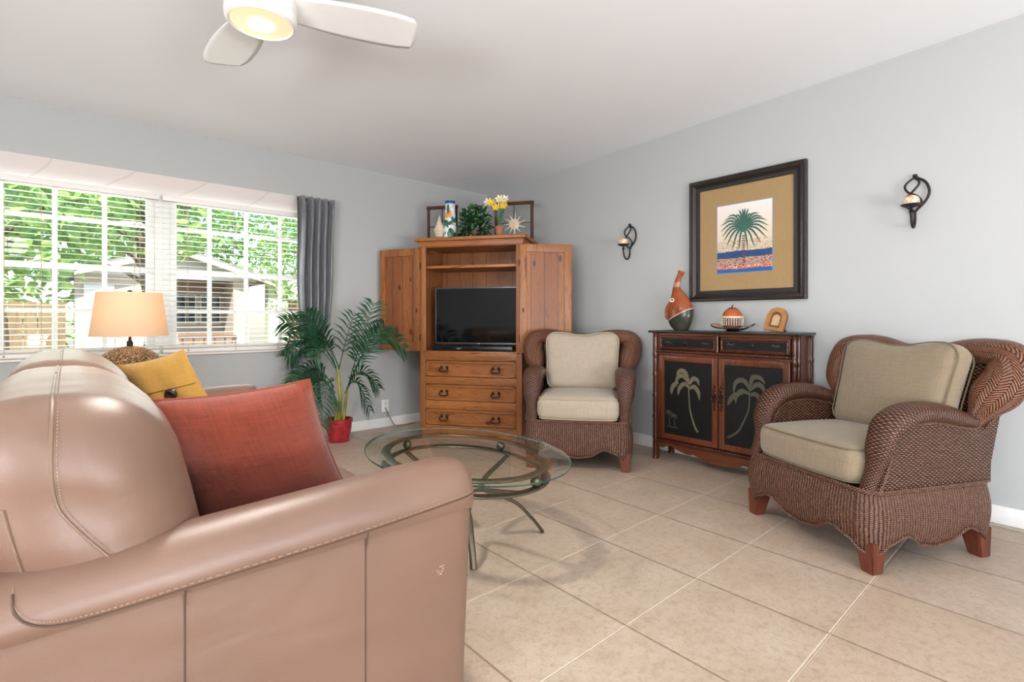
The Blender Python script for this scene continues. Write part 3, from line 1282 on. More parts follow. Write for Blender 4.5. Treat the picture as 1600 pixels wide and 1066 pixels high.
def wicker_chair(label, loc, rotz, fab, pipem):
    t = thing('wicker_armchair', label, 'armchair', loc, rotz, 'wicker armchairs with beige cushions')
    Z0 = .328
    hx, y0, y1, rc = .345, -.365, .29, .06
    # rounded rectangle path
    path = []
    cyc = (y0 + y1) / 2
    hy_ = (y1 - y0) / 2
    for (sx, sy, a0) in ((1, -1, -90), (1, 1, 0), (-1, 1, 90), (-1, -1, 180)):
        for k in range(6):
            a = R(a0 + 90 * k / 5)
            path.append((sx * (hx - rc) + rc * math.cos(a), sy * (hy_ - rc) + rc * math.sin(a)))
    # resample evenly
    L = [0]
    n = len(path)
    for i in range(n):
        a, b = path[i], path[(i + 1) % n]
        L.append(L[-1] + math.hypot(a[0] - b[0], a[1] - b[1]))
    tot = L[-1]

    def pp(s):
        s = (s % 1) * tot
        for i in range(n):
            if s <= L[i + 1] + 1e-9:
                a, b = path[i], path[(i + 1) % n]
                k = (s - L[i]) / max(1e-9, L[i + 1] - L[i])
                return (a[0] + (b[0] - a[0]) * k, a[1] + (b[1] - a[1]) * k)
        return path[0]
    tabf = [(0, .088), (.22, .10), (.52, .152), (.74, .125), (.88, .085), (1.01, .078)]

    def hem(x, y):
        qx, qy = abs(x) / hx, abs(y) / hy_
        q = qx if abs(qy) > abs(qx) else qy
        return interp(tabf, min(1, q))

    def sk(u, v):
        x, y = pp(u)
        zb = hem(x, y)
        z = zb + (Z0 - zb) * v
        bul = .028 * math.sin(math.pi * min(1, max(0, (z - .06) / .30)))
        r = math.hypot(x / hx, y / hy_)
        nx, ny = (x / hx) ** 5, (y / hy_) ** 5
        nn = math.hypot(nx, ny) or 1
        return (x + nx / nn * bul, y + cyc + ny / nn * bul, z)
    bm = new()

    def uvs(a, b):
        p = sk(a, b)
        return (p[2], a * tot)
    grid(bm, sk, 120, 14, cu=True, uvf=uvs)
    bmesh.ops.recalc_face_normals(bm, faces=bm.faces[:])
    base_o = obj('skirt', bm, WK_SK, t, solid=.012, angle=60)
    bm = new()
    add_tube(bm, [Vector(sk(k / 120, 0)) + Vector((0, 0, -.001)) for k in range(120)], .0065, seg=8, closed=True)
    obj('hem_braid', bm, WK_BR, base_o)
    bm = new()
    add_tube(bm, [Vector(sk(k / 120, 1)) for k in range(120)], .010, seg=8, closed=True)
    obj('rail_braid', bm, WK_BR, base_o)
    obj('deck', box((0, cyc, Z0 - .012), (2 * hx - .03, 2 * hy_ - .03, .02)), MDECK, t)
    for sx in (-1, 1):
        for sy in (-1, 1):
            bm = new()
            cx, cy = sx * .31, (-.325 if sy < 0 else .25)
            top = [(cx + a * .042, cy + b * .042, .13) for a, b in ((-1, -1), (1, -1), (1, 1), (-1, 1))]
            bx, by = cx + sx * .012, cy + sy * .010
            bot = [(bx + a * .027, by + b * .027, 0) for a, b in ((-1, -1), (1, -1), (1, 1), (-1, 1))]
            A = [bm.verts.new(p) for p in bot]
            B = [bm.verts.new(p) for p in top]
            bm.faces.new(A[::-1])
            bm.faces.new(B)
            for i in range(4):
                bm.faces.new((A[i], A[(i + 1) % 4], B[(i + 1) % 4], B[i]))
            bmesh.ops.bevel(bm, geom=bm.edges[:], offset=.004, segments=2, affect='EDGES')
            obj('leg', bm, MLEG, t)

    def yb(z):
        return .285 + .27 * max(0, z - .40) + .12 * max(0, z - .7)
    # side panels
    prof = [(-.345, .325), (-.322, .37), (-.298, .43), (-.285, .48), (-.268, .53), (-.235, .575), (-.18, .605), (-.11, .617), (-.02, .615), (.07, .598), (.14, .580), (.19, .575), (.215, .590)]
    profc = catmull([(0, a, b) for a, b in prof], 4)
    backedge = []
    for k in range(8):
        z = .62 + (.325 - .62) * k / 7
        backedge.append((0, yb(z), z))
    upper = [(0, .235, .63), (0, .285, .72), (0, .335, .80), (0, .375, .855), (0, yb(.875), .875), (0, yb(.80), .80), (0, yb(.70), .70)]
    for sx in (-1, 1):
        x_in, x_out = sx * .285, sx * .350
        bm = new()
        poly = [(x_in, p[1], p[2]) for p in profc] + [(x_in, yb(.62), .62)] + [(x_in, p[1], p[2]) for p in backedge[1:]]
        add_prism(bm, poly, (x_out - x_in, 0, 0))
        sp_ = obj('side_panel', bm, WK_PAN, t, angle=30)
        # arm roll
        rr, cc = [], []
        N = len(profc)
        for i, p in enumerate(profc):
            s_ = i / (N - 1)
            # outward normal in (y,z)
            a = profc[max(0, i - 1)]
            b = profc[min(N - 1, i + 1)]
            tv = Vector((0, b[1] - a[1], b[2] - a[2])).normalized()
            nv = Vector((0, -tv.z, tv.y))
            w = interp([(0, .028), (.12, .032), (.3, .052), (.45, .064), (.7, .060), (.9, .045), (1, .036)], s_)
            off = interp([(0, .006), (.3, .016), (.5, .022), (.8, .018), (1, .012)], s_)
            xs = interp([(0, .312), (.3, .322), (.5, .325), (1, .318)], s_)
            cc.append(Vector((sx * xs, p[1], p[2])) + nv * off)
            rr.append((w * .72, w * 1.12))
        bm = new()
        # ring-wise: normal axis in yz plane, binormal x
        rings = []
        uvl = bm.loops.layers.uv.verify()
        seg = 28
        Ls = [0]
        for i in range(1, N):
            Ls.append(Ls[-1] + (cc[i] - cc[i - 1]).length)
        for i in range(N):
            a = cc[max(0, i - 1)]
            b = cc[min(N - 1, i + 1)]
            tv = (b - a).normalized()
            nv = Vector((0, -tv.z, tv.y)).normalized()
            ring = []
            for k in range(seg):
                a_ = 2 * math.pi * k / seg
                ring.append(bm.verts.new(cc[i] + nv * (rr[i][0] * math.cos(a_)) + Vector((1, 0, 0)) * (rr[i][1] * math.sin(a_))))
            rings.append(ring)
        for i in range(N - 1):
            for k in range(seg):
                f = bm.faces.new((rings[i][k], rings[i][(k + 1) % seg], rings[i + 1][(k + 1) % seg], rings[i + 1][k]))
                f[bm.faces.layers.int['uvset']] = 1
                for lp, (ii, kk) in zip(f.loops, ((i, k), (i, k + 1), (i + 1, k + 1), (i + 1, k))):
                    lp[uvl].uv = (kk / seg * .30, Ls[ii])
        cap(bm, rings[0], True)
        cap(bm, rings[-1])
        bmesh.ops.recalc_face_normals(bm, faces=bm.faces[:])
        ar = obj('arm_roll', bm, WK_ARM, t, angle=60)
        for xo in (.353, .283):
            bm = new()
            br = []
            for i, p in enumerate(profc):
                a = profc[max(0, i - 1)]
                b = profc[min(N - 1, i + 1)]
                tv = Vector((0, b[1] - a[1], b[2] - a[2])).normalized()
                nv = Vector((0, -tv.z, tv.y))
                w = rr[i][0]
                br.append(Vector((sx * xo, p[1], p[2])) - nv * (w * .45))
            add_tube(bm, br, .0068, seg=8)
            obj('arm_braid', bm, WK_BR, ar)

    # back: shell and roll
    arch = catmull([(-.325, .225, .585), (-.358, .262, .675), (-.392, .318, .775), (-.378, .36, .848), (-.31, .372, .878), (-.21, .372, .876), (-.10, .366, .852), (0, .364, .842), (.10, .366, .852), (.21, .372, .876), (.31, .372, .878), (.378, .36, .848), (.392, .318, .775), (.358, .262, .675), (.325, .225, .585)], 6)
    bm = new()
    nA = len(arch)

    def shell(u, v):
        # v: 0 rear arch edge, 1 bottom
        i = min(nA - 1, int(round(u * (nA - 1))))
        p = arch[i]
        top = Vector((p.x * 1.03, yb(p.z + .02) - .004, p.z + .03))
        bx = .33 * (2 * u - 1)
        bot = Vector((bx, .285, .325))
        return top.lerp(bot, v)
    grid(bm, shell, nA - 1, 12, uvf=lambda a, b: (shell(a, b).x, shell(a, b).z))
    bmesh.ops.recalc_face_normals(bm, faces=bm.faces[:])
    bo = obj('back_shell', bm, WK_PAN, t, solid=.02, angle=60)
    # inner face board
    bm = new()

    def inner(u, v):
        i = min(nA - 1, int(round(u * (nA - 1))))
        p = arch[i]
        top = Vector((p.x * .93, p.y + .0, p.z - .01))
        bot = Vector((.28 * (2 * u - 1), .20, .40))
        return top.lerp(bot, v)
    grid(bm, inner, nA - 1, 10, uvf=lambda a, b: (inner(a, b).x, inner(a, b).z))
    obj('back_panel', bm, WK_PAN, t, solid=.012, angle=60)
    bm = new()
    rings = []
    uvl = bm.loops.layers.uv.verify()
    seg = 28
    Ls = [0]
    for i in range(1, nA):
        Ls.append(Ls[-1] + (arch[i] - arch[i - 1]).length)
    for i in range(nA):
        tv = (arch[min(nA - 1, i + 1)] - arch[max(0, i - 1)]).normalized()
        yv = Vector((0, .93, .36))
        yv = (yv - tv * yv.dot(tv)).normalized()
        nv = tv.cross(yv).normalized()
        s_ = i / (nA - 1)
        q = abs(2 * s_ - 1)
        rn = interp([(0, .050), (.4, .058), (.62, .084), (.8, .084), (1, .034)], q)
        ry = interp([(0, .062), (.6, .072), (.8, .074), (1, .038)], q)
        ring = []
        for k in range(seg):
            a_ = 2 * math.pi * k / seg
            ring.append(bm.verts.new(arch[i] + nv * (rn * math.cos(a_)) + yv * (ry * math.sin(a_))))
        rings.append(ring)
    for i in range(nA - 1):
        for k in range(seg):
            f = bm.faces.new((rings[i][k], rings[i][(k + 1) % seg], rings[i + 1][(k + 1) % seg], rings[i + 1][k]))
            f[bm.faces.layers.int['uvset']] = 1
            for lp, (ii, kk) in zip(f.loops, ((i, k), (i, k + 1), (i + 1, k + 1), (i + 1, k))):
                lp[uvl].uv = (Ls[ii], kk / seg * .408)
    cap(bm, rings[0], True)
    cap(bm, rings[-1])
    bmesh.ops.recalc_face_normals(bm, faces=bm.faces[:])
    ro = obj('back_roll', bm, WK_HER, t, angle=60)
    for off in (.0,):
        bm = new()
        pts = []
        for i in range(nA):
            c_ = sum((v for v in [arch[i]]), Vector())
            s_ = i / (nA - 1)
            q = abs(2 * s_ - 1)
            ry = interp([(0, .062), (.6, .072), (.8, .074), (1, .038)], q)
            pts.append(arch[i] + Vector((arch[i].x * .09, ry * .72, -.015 - .012 * q)))
        add_tube(bm, pts, .0075, seg=8)
        obj('back_braid', bm, WK_BR, ro)

    # cushions
    def dseat(p, q):
        z = p.z + .022 * max(0, q[2]) * (1 - q[0] ** 2) * (1 - q[1] ** 2)
        y = p.y - .018 * (1 - q[0] ** 2) * max(0, -q[1])
        return (p.x + .004 * q[0] * (1 - q[2] ** 2), y, z)
    sy0, sy1, sz0, sz1, sw = -.375, .16, .332, .492, .275
    c = (0, (sy0 + sy1) / 2, (sz0 + sz1) / 2)
    bm = rbox(2 * sw, sy1 - sy0, sz1 - sz0, .05, 12, dseat, c=c)
    so = obj('seat_cushion', bm, fab, t, angle=80)

    def piping(hxx, hyy, hz, deform, c, xform=None, rad=.0035, rcorn=.05):
        bm = new()
        for s in (1, -1):
            ring = []
            for (ax, ay, a0) in ((1, -1, -90), (1, 1, 0), (-1, 1, 90), (-1, -1, 180)):
                for k in range(7):
                    a = R(a0 + 90 * k / 6)
                    ring.append(Vector((ax * (hxx - rcorn) + rcorn * math.cos(a), ay * (hyy - rcorn) + rcorn * math.sin(a), s * hz)))
            full = []
            for i in range(len(ring)):
                a, b = ring[i], ring[(i + 1) % len(ring)]
                m_ = max(1, int((b - a).length / .03))
                for k in range(m_):
                    full.append(a.lerp(b, k / m_))
            pts = []
            for p in full:
                q = (p.x / hxx, p.y / hyy, p.z / max(hz, .01))
                r = Vector(deform(p, q)) + Vector(c)
                if xform:
                    r = xform @ r
                pts.append(r)
            add_tube(bm, pts, rad, seg=6, closed=True)
        return bm
    obj('piping', piping(sw - .009, (sy1 - sy0) / 2 - .009, (sz1 - sz0) / 2 - .012, lambda p, q: dseat(p, (q[0], q[1], q[2])), c, rcorn=.045), pipem, so)

    bw, bh, bt = .284, .225, .125
    X = Matrix.Translation(Vector((.010, .185, .69))) @ Euler((R(90 - 17), 0, 0)).to_matrix().to_4x4()

    def dback(p, q):
        # local: x width, y up, z toward the sitter
        y = p.y
        if q[1] > 0:
            y += q[1] * (-.016 + .024 * math.sin(min(1, abs(q[0])) * math.pi * .75) ** 2)
        x = p.x * (1 - .05 * (1 - (q[1] + 1) / 2)) * (1 + .03 * max(0, q[1]))
        z = p.z + .03 * (1 if q[2] > 0 else -.3) * abs(q[2]) * (1 - q[0] ** 2) * (1 - q[1] ** 2)
        return (x, y, z)
    bm = rbox(2 * bw, 2 * bh, bt, .058, 12, dback)
    bmesh.ops.transform(bm, matrix=X, verts=bm.verts[:])
    bo = obj('back_cushion', bm, fab, t, angle=80)
    obj('piping', piping(bw - .006, bh - .006, bt / 2 - .014, dback, (0, 0, 0), X, rcorn=.07), pipem, bo)
    return t


FAB1 = fabric('beige tweed', '6c5e4a', '998870', 900, .9, '88775f', .6)
FAB2 = fabric('pale beige tweed', '958775', 'c0b2a0', 900, .9, 'ad9e8a', .6)
PIP1 = plain('olive beige piping', '6f624a', .8)
PIP2 = plain('light beige piping', 'b0a184', .8)
wicker_chair('large brown wicker armchair with olive beige cushions on the right', (2.893, .718, 0), R(-116.5), FAB1, PIP1)
wicker_chair('brown wicker armchair with pale beige cushions beside the pine armoire', (2.88, 2.511, 0), R(-51.5), FAB2, PIP2)

# ------------------------------------------------------------------ glass coffee table
def coffee_table():
    t = thing('coffee_table', 'oval glass coffee table on curved bronze metal legs', 'coffee table', (1.38, 1.92, 0))
    a, b, Z = .57, .405, .42
    g = M('table glass')
    tr = g.n('BsdfTransparent')
    tr.inputs[0].default_value = (.95, .975, .96, 1)
    gl = g.n('BsdfGlossy')
    gl.inputs['Roughness'].default_value = .01
    fr = g.n('Fresnel')
    fr.inputs[0].default_value = 1.5
    mx = g.n('MixShader')
    geo = g.n('NewGeometry')
    g.l(g.math('MULTIPLY', fr.outputs[0], g.math('SUBTRACT', 1.0, geo.outputs['Backfacing'])), mx.inputs[0])
    g.l(tr.outputs[0], mx.inputs[1])
    g.l(gl.outputs[0], mx.inputs[2])
    g.l(mx.outputs[0], g.out.inputs['Surface'])
    e = M('table glass edge')
    e.set('2f6a5c', .08, Transmission_Weight=.6)
    bm = new()
    N = 120
    prof = [(-.006, Z - .012), (0, Z - .009), (0, Z - .003), (-.014, Z)]
    rings = []
    for d, z in prof:
        rings.append([bm.verts.new(((b + d) * math.cos(2 * math.pi * k / N), (a + d) * math.sin(2 * math.pi * k / N), z)) for k in range(N)])
    for i in range(3):
        for k in range(N):
            f = bm.faces.new((rings[i][k], rings[i][(k + 1) % N], rings[i + 1][(k + 1) % N], rings[i + 1][k]))
            f.material_index = 1 if i < 2 else 0
    bm.faces.new(rings[0][::-1])
    bm.faces.new(rings[-1])
    obj('glass_top', bm, [g.m, e.m], t, angle=20)

    def ell(sc, z, N=96, p=0):
        return [Vector((b * sc * math.cos(2 * math.pi * k / N), a * sc * math.sin(2 * math.pi * k / N), z)) for k in range(N)]
    for nm, z, sc in (('upper_ring', Z - .022, .78), ('lower_ring', Z - .082, .78)):
        bm = new()
        P = ell(sc, z)
        add_tube(bm, P, lambda s: (.008, .022), seg=12, closed=True)
        obj(nm, bm, MMET, t)
    for ang in (12, 97, 190, 279):
        bm = new()
        c = (b * .78 * math.cos(R(ang)), a * .78 * math.sin(R(ang)), Z - .052)
        add_sphere(bm, c, .0235, 20, 14)
        obj('ball', bm, MMET, t)
    for ang, fr_ in ((-30, .385), (-117, .30), (150, .385), (63, .36)):
        d = Vector((math.cos(R(ang)), math.sin(R(ang)), 0))
        w = Vector((-d.y, d.x, 0))
        # leg starts on the lower ring, sweeps in to the middle, then out to the floor
        st = Vector((b * .78 * math.cos(R(ang + 35)), a * .78 * math.sin(R(ang + 35)), Z - .088))
        pts = [st, st * .78 + Vector((0, 0, .068)) * 1 + Vector((0, 0, -.02)), d * .11 + w * .05 + Vector((0, 0, .262)), d * .10 + Vector((0, 0, .225)), d * (fr_ * .62) + Vector((0, 0, .165)), d * (fr_ * .86) + Vector((0, 0, .075)), d * fr_ + Vector((0, 0, .006))]
        pts[1].z = .300
        P = catmull(pts, 8)
        bm = new()
        add_tube(bm, P, (.0075), seg=12, flat=1.9)
        obj('leg', bm, MMET, t)


coffee_table()

# ------------------------------------------------------------------ pine armoire
P_L, P_D = 'ad7040', '643214'
WZ = wood('pine vertical', P_L, P_D, 'z', 1.1)
WZP = wood('pine planks vertical', 'a86a3a', '6c3818', 'z', 1.1, planks=9.2)
WX = wood('pine horizontal', 'b0703c', '673413', 'x', 1.1)
WDK = wood('pine back boards', 'a2642f', '6c3a18', 'z', 1.1, planks=7.5)
AX, AY, ATH = 2.64, 3.565, R(-55.5)


def armoire():
    t = thing('armoire', 'honey pine armoire with open doors standing across the corner', 'armoire', (AX, AY, 0), ATH)
    hw, D = .468, .50
    for sx in (-1, 1):
        bm = new()
        span(bm, sx * hw, sx * (hw - .052), 0, .03, 0, 1.68, .003)
        span(bm, sx * hw, sx * (hw - .02), .03, D, 0, 1.68)
        obj('side', bm, WZ, t)
    for z0, z1 in ((1.662, 1.68), (.658, .728), (.447, .513), (.228, .302), (0, .082)):
        bm = new()
        span(bm, -hw + .052, hw - .052, .004, .03, z0, z1, .003)
        obj('front_rail', bm, WX, t)
    bm = new()
    span(bm, -hw + .02, hw - .02, .0, D - .02, .722, .742, .003)
    obj('cabinet_floor', bm, WX, t)
    bm = new()
    span(bm, -hw + .02, hw - .02, D - .02, D, .1, 1.68)
    obj('back_board', bm, WDK, t)
    bm = new()
    span(bm, -hw + .02, hw - .02, .035, D - .05, 1.478, 1.502, .004)
    obj('shelf', bm, WX, t)
    # crown
    bm = new()
    span(bm, -hw - .012, hw + .012, -.012, D + .01, 1.668, 1.715, .004)
    span(bm, -hw - .042, hw + .042, -.042, D + .02, 1.715, 1.745, .010)
    obj('crown', bm, WX, t)
    # drawers
    for k, (z0, z1) in enumerate(((.513, .658), (.302, .447), (.082, .228))):
        bm = new()
        x0, x1 = -hw + .055, hw - .055
        fw = .022
        span(bm, x0, x1, .016, .03, z0 + .004, z1 - .004)
        span(bm, x0, x1, .003, .018, z1 - .004 - fw, z1 - .004, .006)
        span(bm, x0, x1, .003, .018, z0 + .004, z0 + .004 + fw, .006)
        span(bm, x0, x0 + fw, .003, .018, z0 + .004, z1 - .004, .006)
        span(bm, x1 - fw, x1, .003, .018, z0 + .004, z1 - .004, .006)
        d = obj('drawer', bm, WX, t)
        for hx in (-.24, .235):
            bm = new()
            zc = (z0 + z1) / 2 - .004
            for sx in (-1, 1):
                add_sphere(bm, (hx + sx * .026, .006, zc + .012), (.013, .010, .011), 10, 8)
                add_sphere(bm, (hx + sx * .024, .000, zc + .022), (.007, .006, .008), 8, 6)
            pts = catmull([(hx - .027, -.002, zc + .010), (hx - .038, -.012, zc - .003), (hx - .030, -.018, zc - .018), (hx, -.020, zc - .022), (hx + .030, -.018, zc - .018), (hx + .038, -.012, zc - .003), (hx + .027, -.002, zc + .010)], 5)
            add_tube(bm, pts, .0058, seg=8)
            obj('handle', bm, MIRON, d)
    # doors: swung right open
    for side in (-1, 1):
        w = .447
        z0, z1 = .738, 1.662
        bm = new()
        # door built along +x from the hinge, inner face toward -y
        st = .062
        for (xa, xb, za, zb) in ((0, st, z0, z1), (w - st, w, z0, z1), (st, w - st, z0, z0 + .075), (st, w - st, z1 - .068, z1)):
            span(bm, xa, xb, -.011, .011, za, zb, .003)
        bm2 = new()
        span(bm2, st - .005, w - st + .005, .001, .007, z0 + .07, z1 - .062)
        if side < 0:
            for b_ in (bm, bm2):
                for v in b_.verts:
                    v.co.x = -v.co.x
                bmesh.ops.reverse_faces(b_, faces=b_.faces[:])
            rot = R(-11)
            hinge = Vector((-hw + .004, -.013, 0))
        else:
            rot = R(20)
            hinge = Vector((hw - .015, -.028, 0))
        X = Matrix.Translation(hinge) @ Matrix.Rotation(rot, 4, 'Z')
        bmesh.ops.transform(bm, matrix=X, verts=bm.verts[:])
        bmesh.ops.transform(bm2, matrix=X, verts=bm2.verts[:])
        d = obj('door', bm, WZ, t)
        obj('door_panel', bm2, WZP, d, smooth=False)
        bm = new()
        kx = side * (w - .03)
        add_sphere(bm, (kx, -.013, .80 + .07), (.011, .006, .011), 12, 8)
        add_sphere(bm, (side * .03, -.013, 1.1), (.006, .004, .022), 10, 8)
        bmesh.ops.transform(bm, matrix=X, verts=bm.verts[:])
        obj('latch', bm, MIRON, d)
        for zz in (.86, 1.5):
            bm = new()
            add_tube(bm, [(0, -.002, zz - .03), (0, -.002, zz + .03)], .006, seg=8)
            bmesh.ops.transform(bm, matrix=X, verts=bm.verts[:])
            obj('hinge', bm, MIRON, d)
    return t


armoire()


def in_arm(x, y, z):
    c, s = math.cos(ATH), math.sin(ATH)
    return (AX + c * x - s * y, AY + s * x + c * y, z)


def tv():
    t = thing('television', 'black flat-screen television inside the pine armoire', 'television', in_arm(.014, .12, .742), ATH)
    scr = M('dark screen')
    scr.set('070a0e', .06)
    w = .386
    bm = new()
    span(bm, -w, w, 0, .035, .052, .566, .005)
    h = obj('housing', bm, MBLK, t)
    bm = new()
    span(bm, -w + .012, w - .012, -.003, .001, .075, .556)
    obj('screen', bm, scr.m, t, smooth=False)
    bm = new()
    for (a, b, c_, d_) in ((-w, w, .556, .567), (-w, w, .056, .070), (-w, -w + .009, .056, .567), (w - .009, w, .056, .567)):
        span(bm, a, b, -.006, .002, c_, d_, .002)
    obj('bezel', bm, plain('grey bezel', '55585c', .3, metal=.5), t)
    bm = new()
    span(bm, -.13, .13, -.07, .11, 0, .012, .004)
    span(bm, -.04, .04, .0, .03, .01, .08)
    obj('stand', bm, MBLK, t)
    bm = new()
    add_sphere(bm, (.03, -.007, .063), (.010, .002, .005), 10, 6)
    obj('badge', bm, plain('silver badge', 'b8bcc0', .3, metal=.8), t)
    t = thing('sound_bar', 'long black sound bar lying below the television', 'speaker', in_arm(.01, .045, .742), ATH)
    bm = new()
    span(bm, -.37, .37, -.03, .03, .0, .042, .006)
    obj('body', bm, MBLK, t)
    bm = new()
    for x, r in ((-.12, .007), (-.10, .005), (-.135, .004)):
        add_sphere(bm, (x, -.031, .022), (r, .003, r), 10, 6)
    obj('buttons', bm, plain('grey buttons', '9aa4b4', .3, metal=.5), t)


tv()

# things on top of the armoire (top at z 1.745)
MRAT = wicker('rattan wrap', .006, .01, dark='2c150c', mid='6e3d26', hi='8e5638')
t = thing('rattan_rack', 'dark rattan rack with two end frames on the armoire top', 'rack', in_arm(0, .26, 1.745), ATH)
for x0, x1 in ((-.50, -.225), (.165, .50)):
    bm = new()
    z1 = .33
    add_tube(bm, [(x0, 0, 0), (x0, 0, z1)], .015, seg=8)
    add_tube(bm, [(x1, 0, 0), (x1, 0, z1)], .015, seg=8)
    add_tube(bm, [(x0 - .016, 0, z1), (x1 + .016, 0, z1)], .017, seg=8)
    fr_ = obj('end_frame', bm, MRAT, t)
    bm = new()
    xm = x0 + (x1 - x0) * .5
    add_tube(bm, [(xm, 0, .01), (xm, 0, z1)], .005, seg=6)
    add_tube(bm, [(x0, 0, .15), (x1, 0, .15)], .004, seg=6)
    obj('thin_rods', bm, MRAT, fr_)
bm = new()
add_tube(bm, [(-.475, 0, .012), (.475, 0, .012)], .009, seg=8)
obj('bottom_bar', bm, MRAT, t)


# vase, tall, blue and white with orange blossom
def vase_mat():
    m = M('painted ceramic')
    co = m.coords()
    sp = m.n('SeparateXYZ')
    m.l(co, sp.inputs[0])
    z = sp.outputs[2]
    n = m.noise(co, 22, 2)
    col = m.ramp(m.noise(co, 16, 1), [(.42, 'e8ecef'), (.5, 'e8ecef'), (.56, '9fb0c8'), (.62, 'e6e4dc')])
    g1 = m.math('GREATER_THAN', m.noise(m.coords(scale=(1, 1, .7)), 19, 1), .56)
    low = m.math('LESS_THAN', z, .21)
    col = m.mix(m.math('MULTIPLY', g1, low), col, lin('2f6e52'))
    band = m.math('LESS_THAN', m.math('ABSOLUTE', m.math('SUBTRACT', z, .345)), .014)
    col = m.mix(band, col, lin('2b4a8c'))
    return m.set(col, .18)


t = thing('ceramic_vase', 'tall white vase with blue rim and orange blossom on the armoire', 'vase', in_arm(-.245, .16, 1.745), ATH)
obj('body', lathe([(0, 0), (.062, 0), (.066, .03), (.060, .12), (.052, .2), (.045, .29), (.045, .36), (.040, .362), (.038, .2), (0, .19)], seg=28), vase_mat(), t)
bm = new()
for k, (x, z, w, h) in enumerate(((-.006, .22, .026, .032), (.014, .235, .018, .036), (.0, .20, .03, .02))):
    add_sphere(bm, (x, -.046 + .002 * k, z), (w, .008, h), 12, 8)
obj('painted_blossom', bm, plain('orange glaze', 'e09a3c', .3), t)
bm = new()
for k, (x, z, w, h, a) in enumerate(((-.02, .165, .03, .015, .3), (.025, .15, .034, .016, -.5), (.03, .08, .034, .020, .7), (0, .275, .012, .05, 0), (-.01, .06, .02, .03, .2))):
    vs = add_sphere(bm, (0, 0, 0), (w, .006, h), 10, 6)
    bmesh.ops.transform(bm, matrix=Matrix.Translation((x, -.050 - .006 * (z < .2), z)) @ Matrix.Rotation(a, 4, 'Y'), verts=vs)
obj('painted_leaves', bm, plain('green glaze', '2a5a44', .3), t)

# conch shell
t = thing('conch_shell', 'pale spired conch shell standing left of the tall vase', 'shell', in_arm(-.345, .15, 1.745), ATH)
bm = new()
prof = []
for k in range(40):
    s_ = k / 39
    r = .047 * math.sin(math.pi * min(1, .18 + s_ * .5)) if s_ < .35 else .048 * (1 - (s_ - .3) / .7) ** .8
    r += .004 * math.sin(s_ * 60) * (1 - s_)
    prof.append((max(r, .001) if 0 < k < 39 else 0, .01 + s_ * .225))
add_lathe(bm, prof, seg=24)
for v in bm.verts:
    v.co.x *= 1 + .25 * math.sin(v.co.z * 20)
MSH = plain('shell', 'd9c9b0', .4, var=.2, vs=60, bump=.5, bs=120)
obj('body', bm, MSH, t)
bm = new()
add_lathe(bm, [(0, 0), (.03, 0), (.02, .02), (0, .02)], seg=12)
obj('foot', bm, MSH, t)

# leafy plant
def foliage_ball(bm, n, rad, size, rnd, zmin=.02, c=(0, 0, 0)):
    for i in range(n):
        a = rnd.uniform(0, 2 * math.pi)
        e = rnd.uniform(-.25, 1.0)
        p = Vector((math.cos(a) * math.cos(e * 1.5) * rad[0], math.sin(a) * math.cos(e * 1.5) * rad[1], math.sin(e * 1.5) * rad[2])) * rnd.uniform(.55, 1)
        p += Vector(c)
        p.z = max(zmin, p.z)
        out = (p - Vector(c)).normalized()
        s = size * rnd.uniform(.7, 1.3)
        dirv = (out + Vector((rnd.uniform(-.6, .6), rnd.uniform(-.6, .6), rnd.uniform(-.9, .1)))).normalized()
        side = dirv.cross(Vector((rnd.uniform(-.3, .3), rnd.uniform(-.3, .3), 1))).normalized()
        nn = side.cross(dirv)
        pts = [(-1, 0, 0), (-.5, .42, .12), (.1, .45, .14), (.6, .25, .05), (1.05, 0, -.12), (.6, -.25, .05), (.1, -.45, .14), (-.5, -.42, .12)]
        mid = bm.verts.new(p)
        vs = [bm.verts.new(p + dirv * (x * s) + side * (y * s) + nn * (z * s)) for x, y, z in pts]
        for k in range(8):
            bm.faces.new((mid, vs[k], vs[(k + 1) % 8]))


t = thing('leafy_plant', 'bushy dark green leafy plant in the middle of the armoire top', 'plant', in_arm(-.015, .17, 1.745), ATH)
bm = new()
foliage_ball(bm, 420, (.18, .12, .265), .036, random.Random(5), c=(0, 0, .05))
ml = M('dark glossy leaf')
ml.set(ml.ramp(ml.noise(ml.coords(), 30, 2), [(.3, '12301c'), (.52, '24522c'), (.66, '7fa070')]), .3)
obj('leaves', bm, ml.m, t, smooth=False)
obj('pot', lathe([(0, 0), (.05, 0), (.06, .07), (0, .07)], seg=20), plain('brown pot', '4a3424', .5), t)

# small pot of yellow narcissus
t = thing('flower_pot', 'small terracotta pot of yellow and white flowers on the armoire', 'flowers', in_arm(.235, .12, 1.745), ATH)
obj('pot', lathe([(0, 0), (.026, 0), (.037, .085), (.040, .086), (.040, .098), (.034, .098), (.033, .08), (0, .08)], seg=24), plain('terracotta', 'a4694a', .7), t)
rnd = random.Random(12)
bm = new()
heads = [(-.10, 0, .315), (-.062, -.02, .30), (.012, -.03, .33), (.045, 0, .275), (.02, .02, .30), (-.02, -.02, .26), (.055, -.01, .33)]
for hxx, hyy, hz in heads:
    add_tube(bm, catmull([(0, 0, .08), (hxx * .3, hyy * .3, hz * .6), (hxx, hyy, hz)], 5), .003, seg=5)
for k in range(10):
    a = rnd.uniform(0, 6.28)
    p = [Vector((0, 0, .08)), Vector((.02 * math.cos(a), .02 * math.sin(a), .16)), Vector((.045 * math.cos(a), .04 * math.sin(a), .25 + rnd.uniform(-.03, .03)))]
    add_tube(bm, catmull(p, 4), lambda s: (.002, .009 * (1 - .8 * s)), seg=6)
obj('stems', bm, plain('flower stem green', '3c6b3a', .5), t)
bmY, bmW = new(), new()
